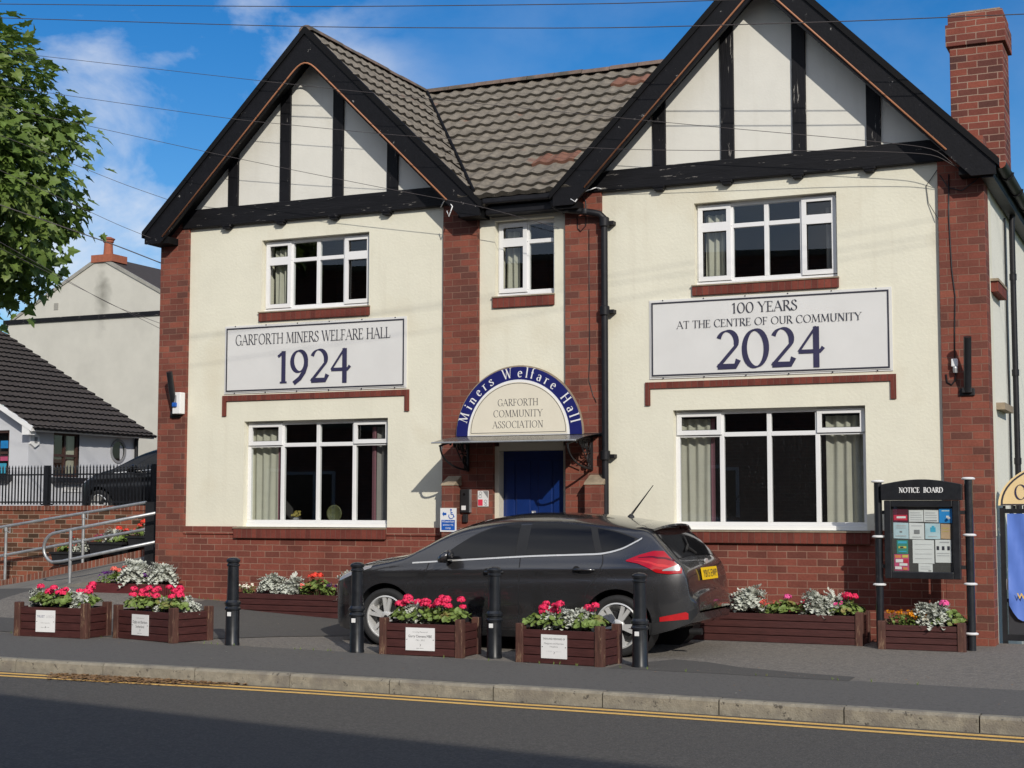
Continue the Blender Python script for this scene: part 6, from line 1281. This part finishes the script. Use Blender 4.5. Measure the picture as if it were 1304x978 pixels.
# ---------------------------------------------------------------- gate, arched yellow sign and blue banner on the right
t = thing('side_gate', (12.4, .45, .03), 'black metal side gate at the right end of the hall under the yellow arched sign', 'gate')
mb = MB().box(11.365, 11.42, .43, .49, -.02, 1.52).box(13.55, 13.6, .43, .49, -.02, 1.52).box(11.42, 13.55, .44, .48, .03, .10).box(11.42, 13.55, .44, .48, .46, .50).box(11.42, 13.55, .44, .48, 1.46, 1.51); mb.build('black_frame', 'black', t)
mb = MB(); [mb.box(x, x + .26, .452, .468, .10, .46) for x in [11.43 + .285 * i for i in range(7)]]; mb.build('lower_panel', M('gate_grey', (.035, .036, .042), .5), t)
mb = MB(); [mb.box(x, x + .022, .45, .47, .5, 1.46) for x in [11.47 + .09 * i for i in range(23)]]; [mb.box(x, x + .03, .44, .46, 1.51, 1.545) for x in [11.4 + .11 * i for i in range(19)]]; mb.build('vertical_bars', 'black', t)
MB().box(11.42, 11.46, .425, .44, .60, .72).build('latch', 'steel', t)
t = thing('arched_sign', (12.1, .42, 1.545), 'pale yellow arched sign with a dark outline above the blue banner', 'sign')
def el(rx, rz_, n=30): return [(12.1 + rx * cos(pi * i / n), 1.548 + rz_ * sin(pi * i / n)) for i in range(n + 1)]
MB().prism(el(.745, .50), .40, .43).build('panel', 'yellow', t)
mb = MB(); P_o, P_i = el(.715, .47), el(.695, .45); mb.add([(x, .396, z + .012) for x, z in P_o + P_i], [(i, i + 31, i + 32, i + 1) for i in range(30)]); mb.box(11.385, 12.815, .394, .398, 1.551, 1.565); mb.build('outline', 'ink', t)
mb = MB(); glyph(mb, 'C', lambda u, v, d: (11.535 + u * .155, .395 - d, 1.615 + v * .165), .13, .1); mb.build('lettering', 'bink', t)
t = thing('blue_banner', (12.3, .40, .26), 'sky blue fabric banner tied to the black side gate', 'banner')
mb = MB(); rows = []
for i in range(41):
    u = i / 40; x = 11.445 + 1.9 * u; lo = .255 + .17 * max(0, 1 - u / .07) ** 1.5; rows.append([(x, .425 - .02 * sin(u * 23 + k * .5) * (1 - k / 12) - .012 * sin(u * 51 + k), lo + (1.455 - lo) * k / 10) for k in range(11)])
mb.grid(rows); mb.build('sheet', 'skyblue', t, smooth=True)
plain_text('lettering', 'www.', .095, 11.70, .505, .372, 'gold', t)
# ---------------------------------------------------------------- overhead wires
WIRES = [[(-1.94, -1.3, 8.68), (3.29, -1.3, 7.92), (7.36, -1.3, 7.4), (8.69, -1.3, 7.26)], [(-2.03, -1.2, 8.52), (3.23, -1.2, 7.69), (7.32, -1.2, 7.14), (10.26, -1.2, 6.84), (11.93, -1.2, 6.69)], [(-1.47, -1.0, 7.95), (2.23, -0.85, 7.19), (3.27, -0.8, 6.98), (7.82, -0.58, 6.1), (10.11, -0.45, 5.69), (10.86, -0.4, 5.54)], [(-1.02, -1.0, 7.33), (1.79, -0.88, 6.71), (2.78, -0.84, 6.53), (4.16, -0.77, 6.28), (7.22, -0.61, 5.82), (10.11, -0.45, 5.57), (10.86, -0.4, 5.47)], [(-0.78, -1.0, 6.9), (1.33, -0.82, 6.32), (2.7, -0.7, 5.96), (3.96, -0.58, 5.64), (5.24, -0.46, 5.33), (6.37, -0.34, 4.96)], [(-0.66, -0.9, 6.25), (-0.16, -0.66, 6.03), (0.36, -0.4, 5.83)], [(-0.78, -0.9, 5.73), (-0.33, -0.61, 5.49), (0.06, -0.36, 5.31)], [(-1.79, 0.3, 5.64), (-1.24, 0.53, 5.43), (-0.61, 0.8, 5.16)], [(-2.18, 0.0, 5.1), (-1.08, 0.2, 4.49), (-0.25, 0.35, 4.18)], [(-2.13, 0.0, 5.03), (-1.34, 0.15, 4.64), (-0.25, 0.35, 4.1)]]
WL = ['topmost overhead wire across the sky above both gables', 'second overhead wire from the top crossing in front of the right gable peak', 'overhead wire from the tree to the right end of the tie beam, uppermost of three', 'overhead wire from the tree to the right end of the tie beam, middle of three', 'overhead wire from the tree to the small gutter between the gables', 'wire from the tree to the upper left bargeboard', 'wire from the tree to the left gable eave corner', 'thick dark wire passing behind the left edge of the hall', 'thin wire crossing the white gabled house, upper of the pair', 'thin wire crossing the white gabled house, lower of the pair']
for i, (pts, lb) in enumerate(zip(WIRES, WL)):
    P = [Vector(p) for p in pts]; d = (P[0] - P[1]).normalized(); ext = 12.0 if i < 2 else 14.0
    P = [P[0] + d * ext + Vector((0, 0, .0))] + P
    if i < 2: P = P + [P[-1] + (P[-1] - P[-2]).normalized() * 6]
    if i in (2, 3): P = P + [Vector((11.1, -.27, 5.31))]
    # smooth the sag
    Q = []
    for a in range(len(P) - 1):
        for k in range(6): Q.append(P[a].lerp(P[a + 1], k / 6))
    Q.append(P[-1])
    for _ in range(3): Q = [Q[0]] + [(Q[j - 1] + Q[j] * 2 + Q[j + 1]) / 4 for j in range(1, len(Q) - 1)] + [Q[-1]]
    tag(MB().tube(Q, (.0055, .0055, .0036, .0036, .0036, .0036, .0036, .009, .0036, .0036)[i], 6).build('overhead_wire', 'wirem', smooth=True), lb, 'wire', 'overhead wires')
# ---------------------------------------------------------------- terrace across the road (behind the viewpoint; shades the carriageway)
ob = thing('brick_terrace', (13.9, -19.15, -.1), 'long flat topped brick terrace across the road from the hall', 'building', rz=math.atan(-.17))
mb = MB().use('obrick'); Lh = [(-45 + 3.6 * i) for i in range(26)]
mb.box(-45, 46, -9, 0, -.1, 7.72); mb.use('stone'); mb.box(-45.1, 46.1, -9.1, .08, 7.72, 7.86); mb.box(-45.1, 46.1, 0, .05, 4.0, 4.15); mb.build('wall', None, ob, local=True)
for x in Lh:
    for z0, z1 in ((1.0, 2.6), (4.7, 6.5)):
        f = MB().box(x + .9, x + 2.3, .002, .05, z0, z1).build('window', 'upvc', ob, local=True); MB().box(x + .98, x + 2.22, .051, .056, z0 + .08, z1 - .08).build('pane', 'cglass', f, local=True)

for (x0, z0), (x1, z1), lb in (((-3, 3.95), (11, 5.05), 'nearest'), ((-3, 3.45), (11, 4.85), 'middle'), ((-3, 4.2), (11, 4.72), 'farthest')):
    a, b = Vector((x0 + 5.04 - 6, -6, z0 + 3.93 - .5)), Vector((x1 + 5.04 + 6, -6, z1 + 3.93 + .5)); Q = [a.lerp(b, i / 20) - Vector((0, 0, .35 * sin(pi * i / 20))) for i in range(21)]
    tag(MB().tube(Q, .0032, 6).build('overhead_wire', 'wirem', smooth=True), 'high overhead wire above the picture whose faint shadow crosses the hall front', 'wire', 'overhead wires')

mb = MB()
for i in range(420):
    x = random.uniform(-1, 12); y = random.choice((random.uniform(-5.0, -.5), random.gauss(-3.5, .25))); z = H(x, y) + .011; a = random.uniform(0, 6.3); r = random.uniform(.004, .012)
    mb.use(random.choice(('dirtleaf', 'stain', 'dirtleaf', 'stone'))); mb.add([(x + r * cos(a + q), y + r * sin(a + q) * .7, z + random.uniform(0, .004)) for q in (0, 1.57, 3.14, 4.71)], [(0, 1, 2, 3)])
tag(mb.build('litter_scraps', None), kind='stuff')
mb = MB().use('leafg')
for i in range(150):
    x = random.uniform(.2, 11.3); y = -.05 - abs(random.gauss(0, .02)) if random.random() < .8 else fy(x) + random.gauss(0, .02); z = H(x, y) + .004
    for k in range(4):
        a = random.uniform(0, 6.3); h = random.uniform(.012, .04); mb.add([(x - .004, y, z), (x + .004, y, z), (x + .012 * cos(a), y + .012 * sin(a), z + h)], [(0, 1, 2)])
tag(mb.build('weeds', None), kind='stuff')
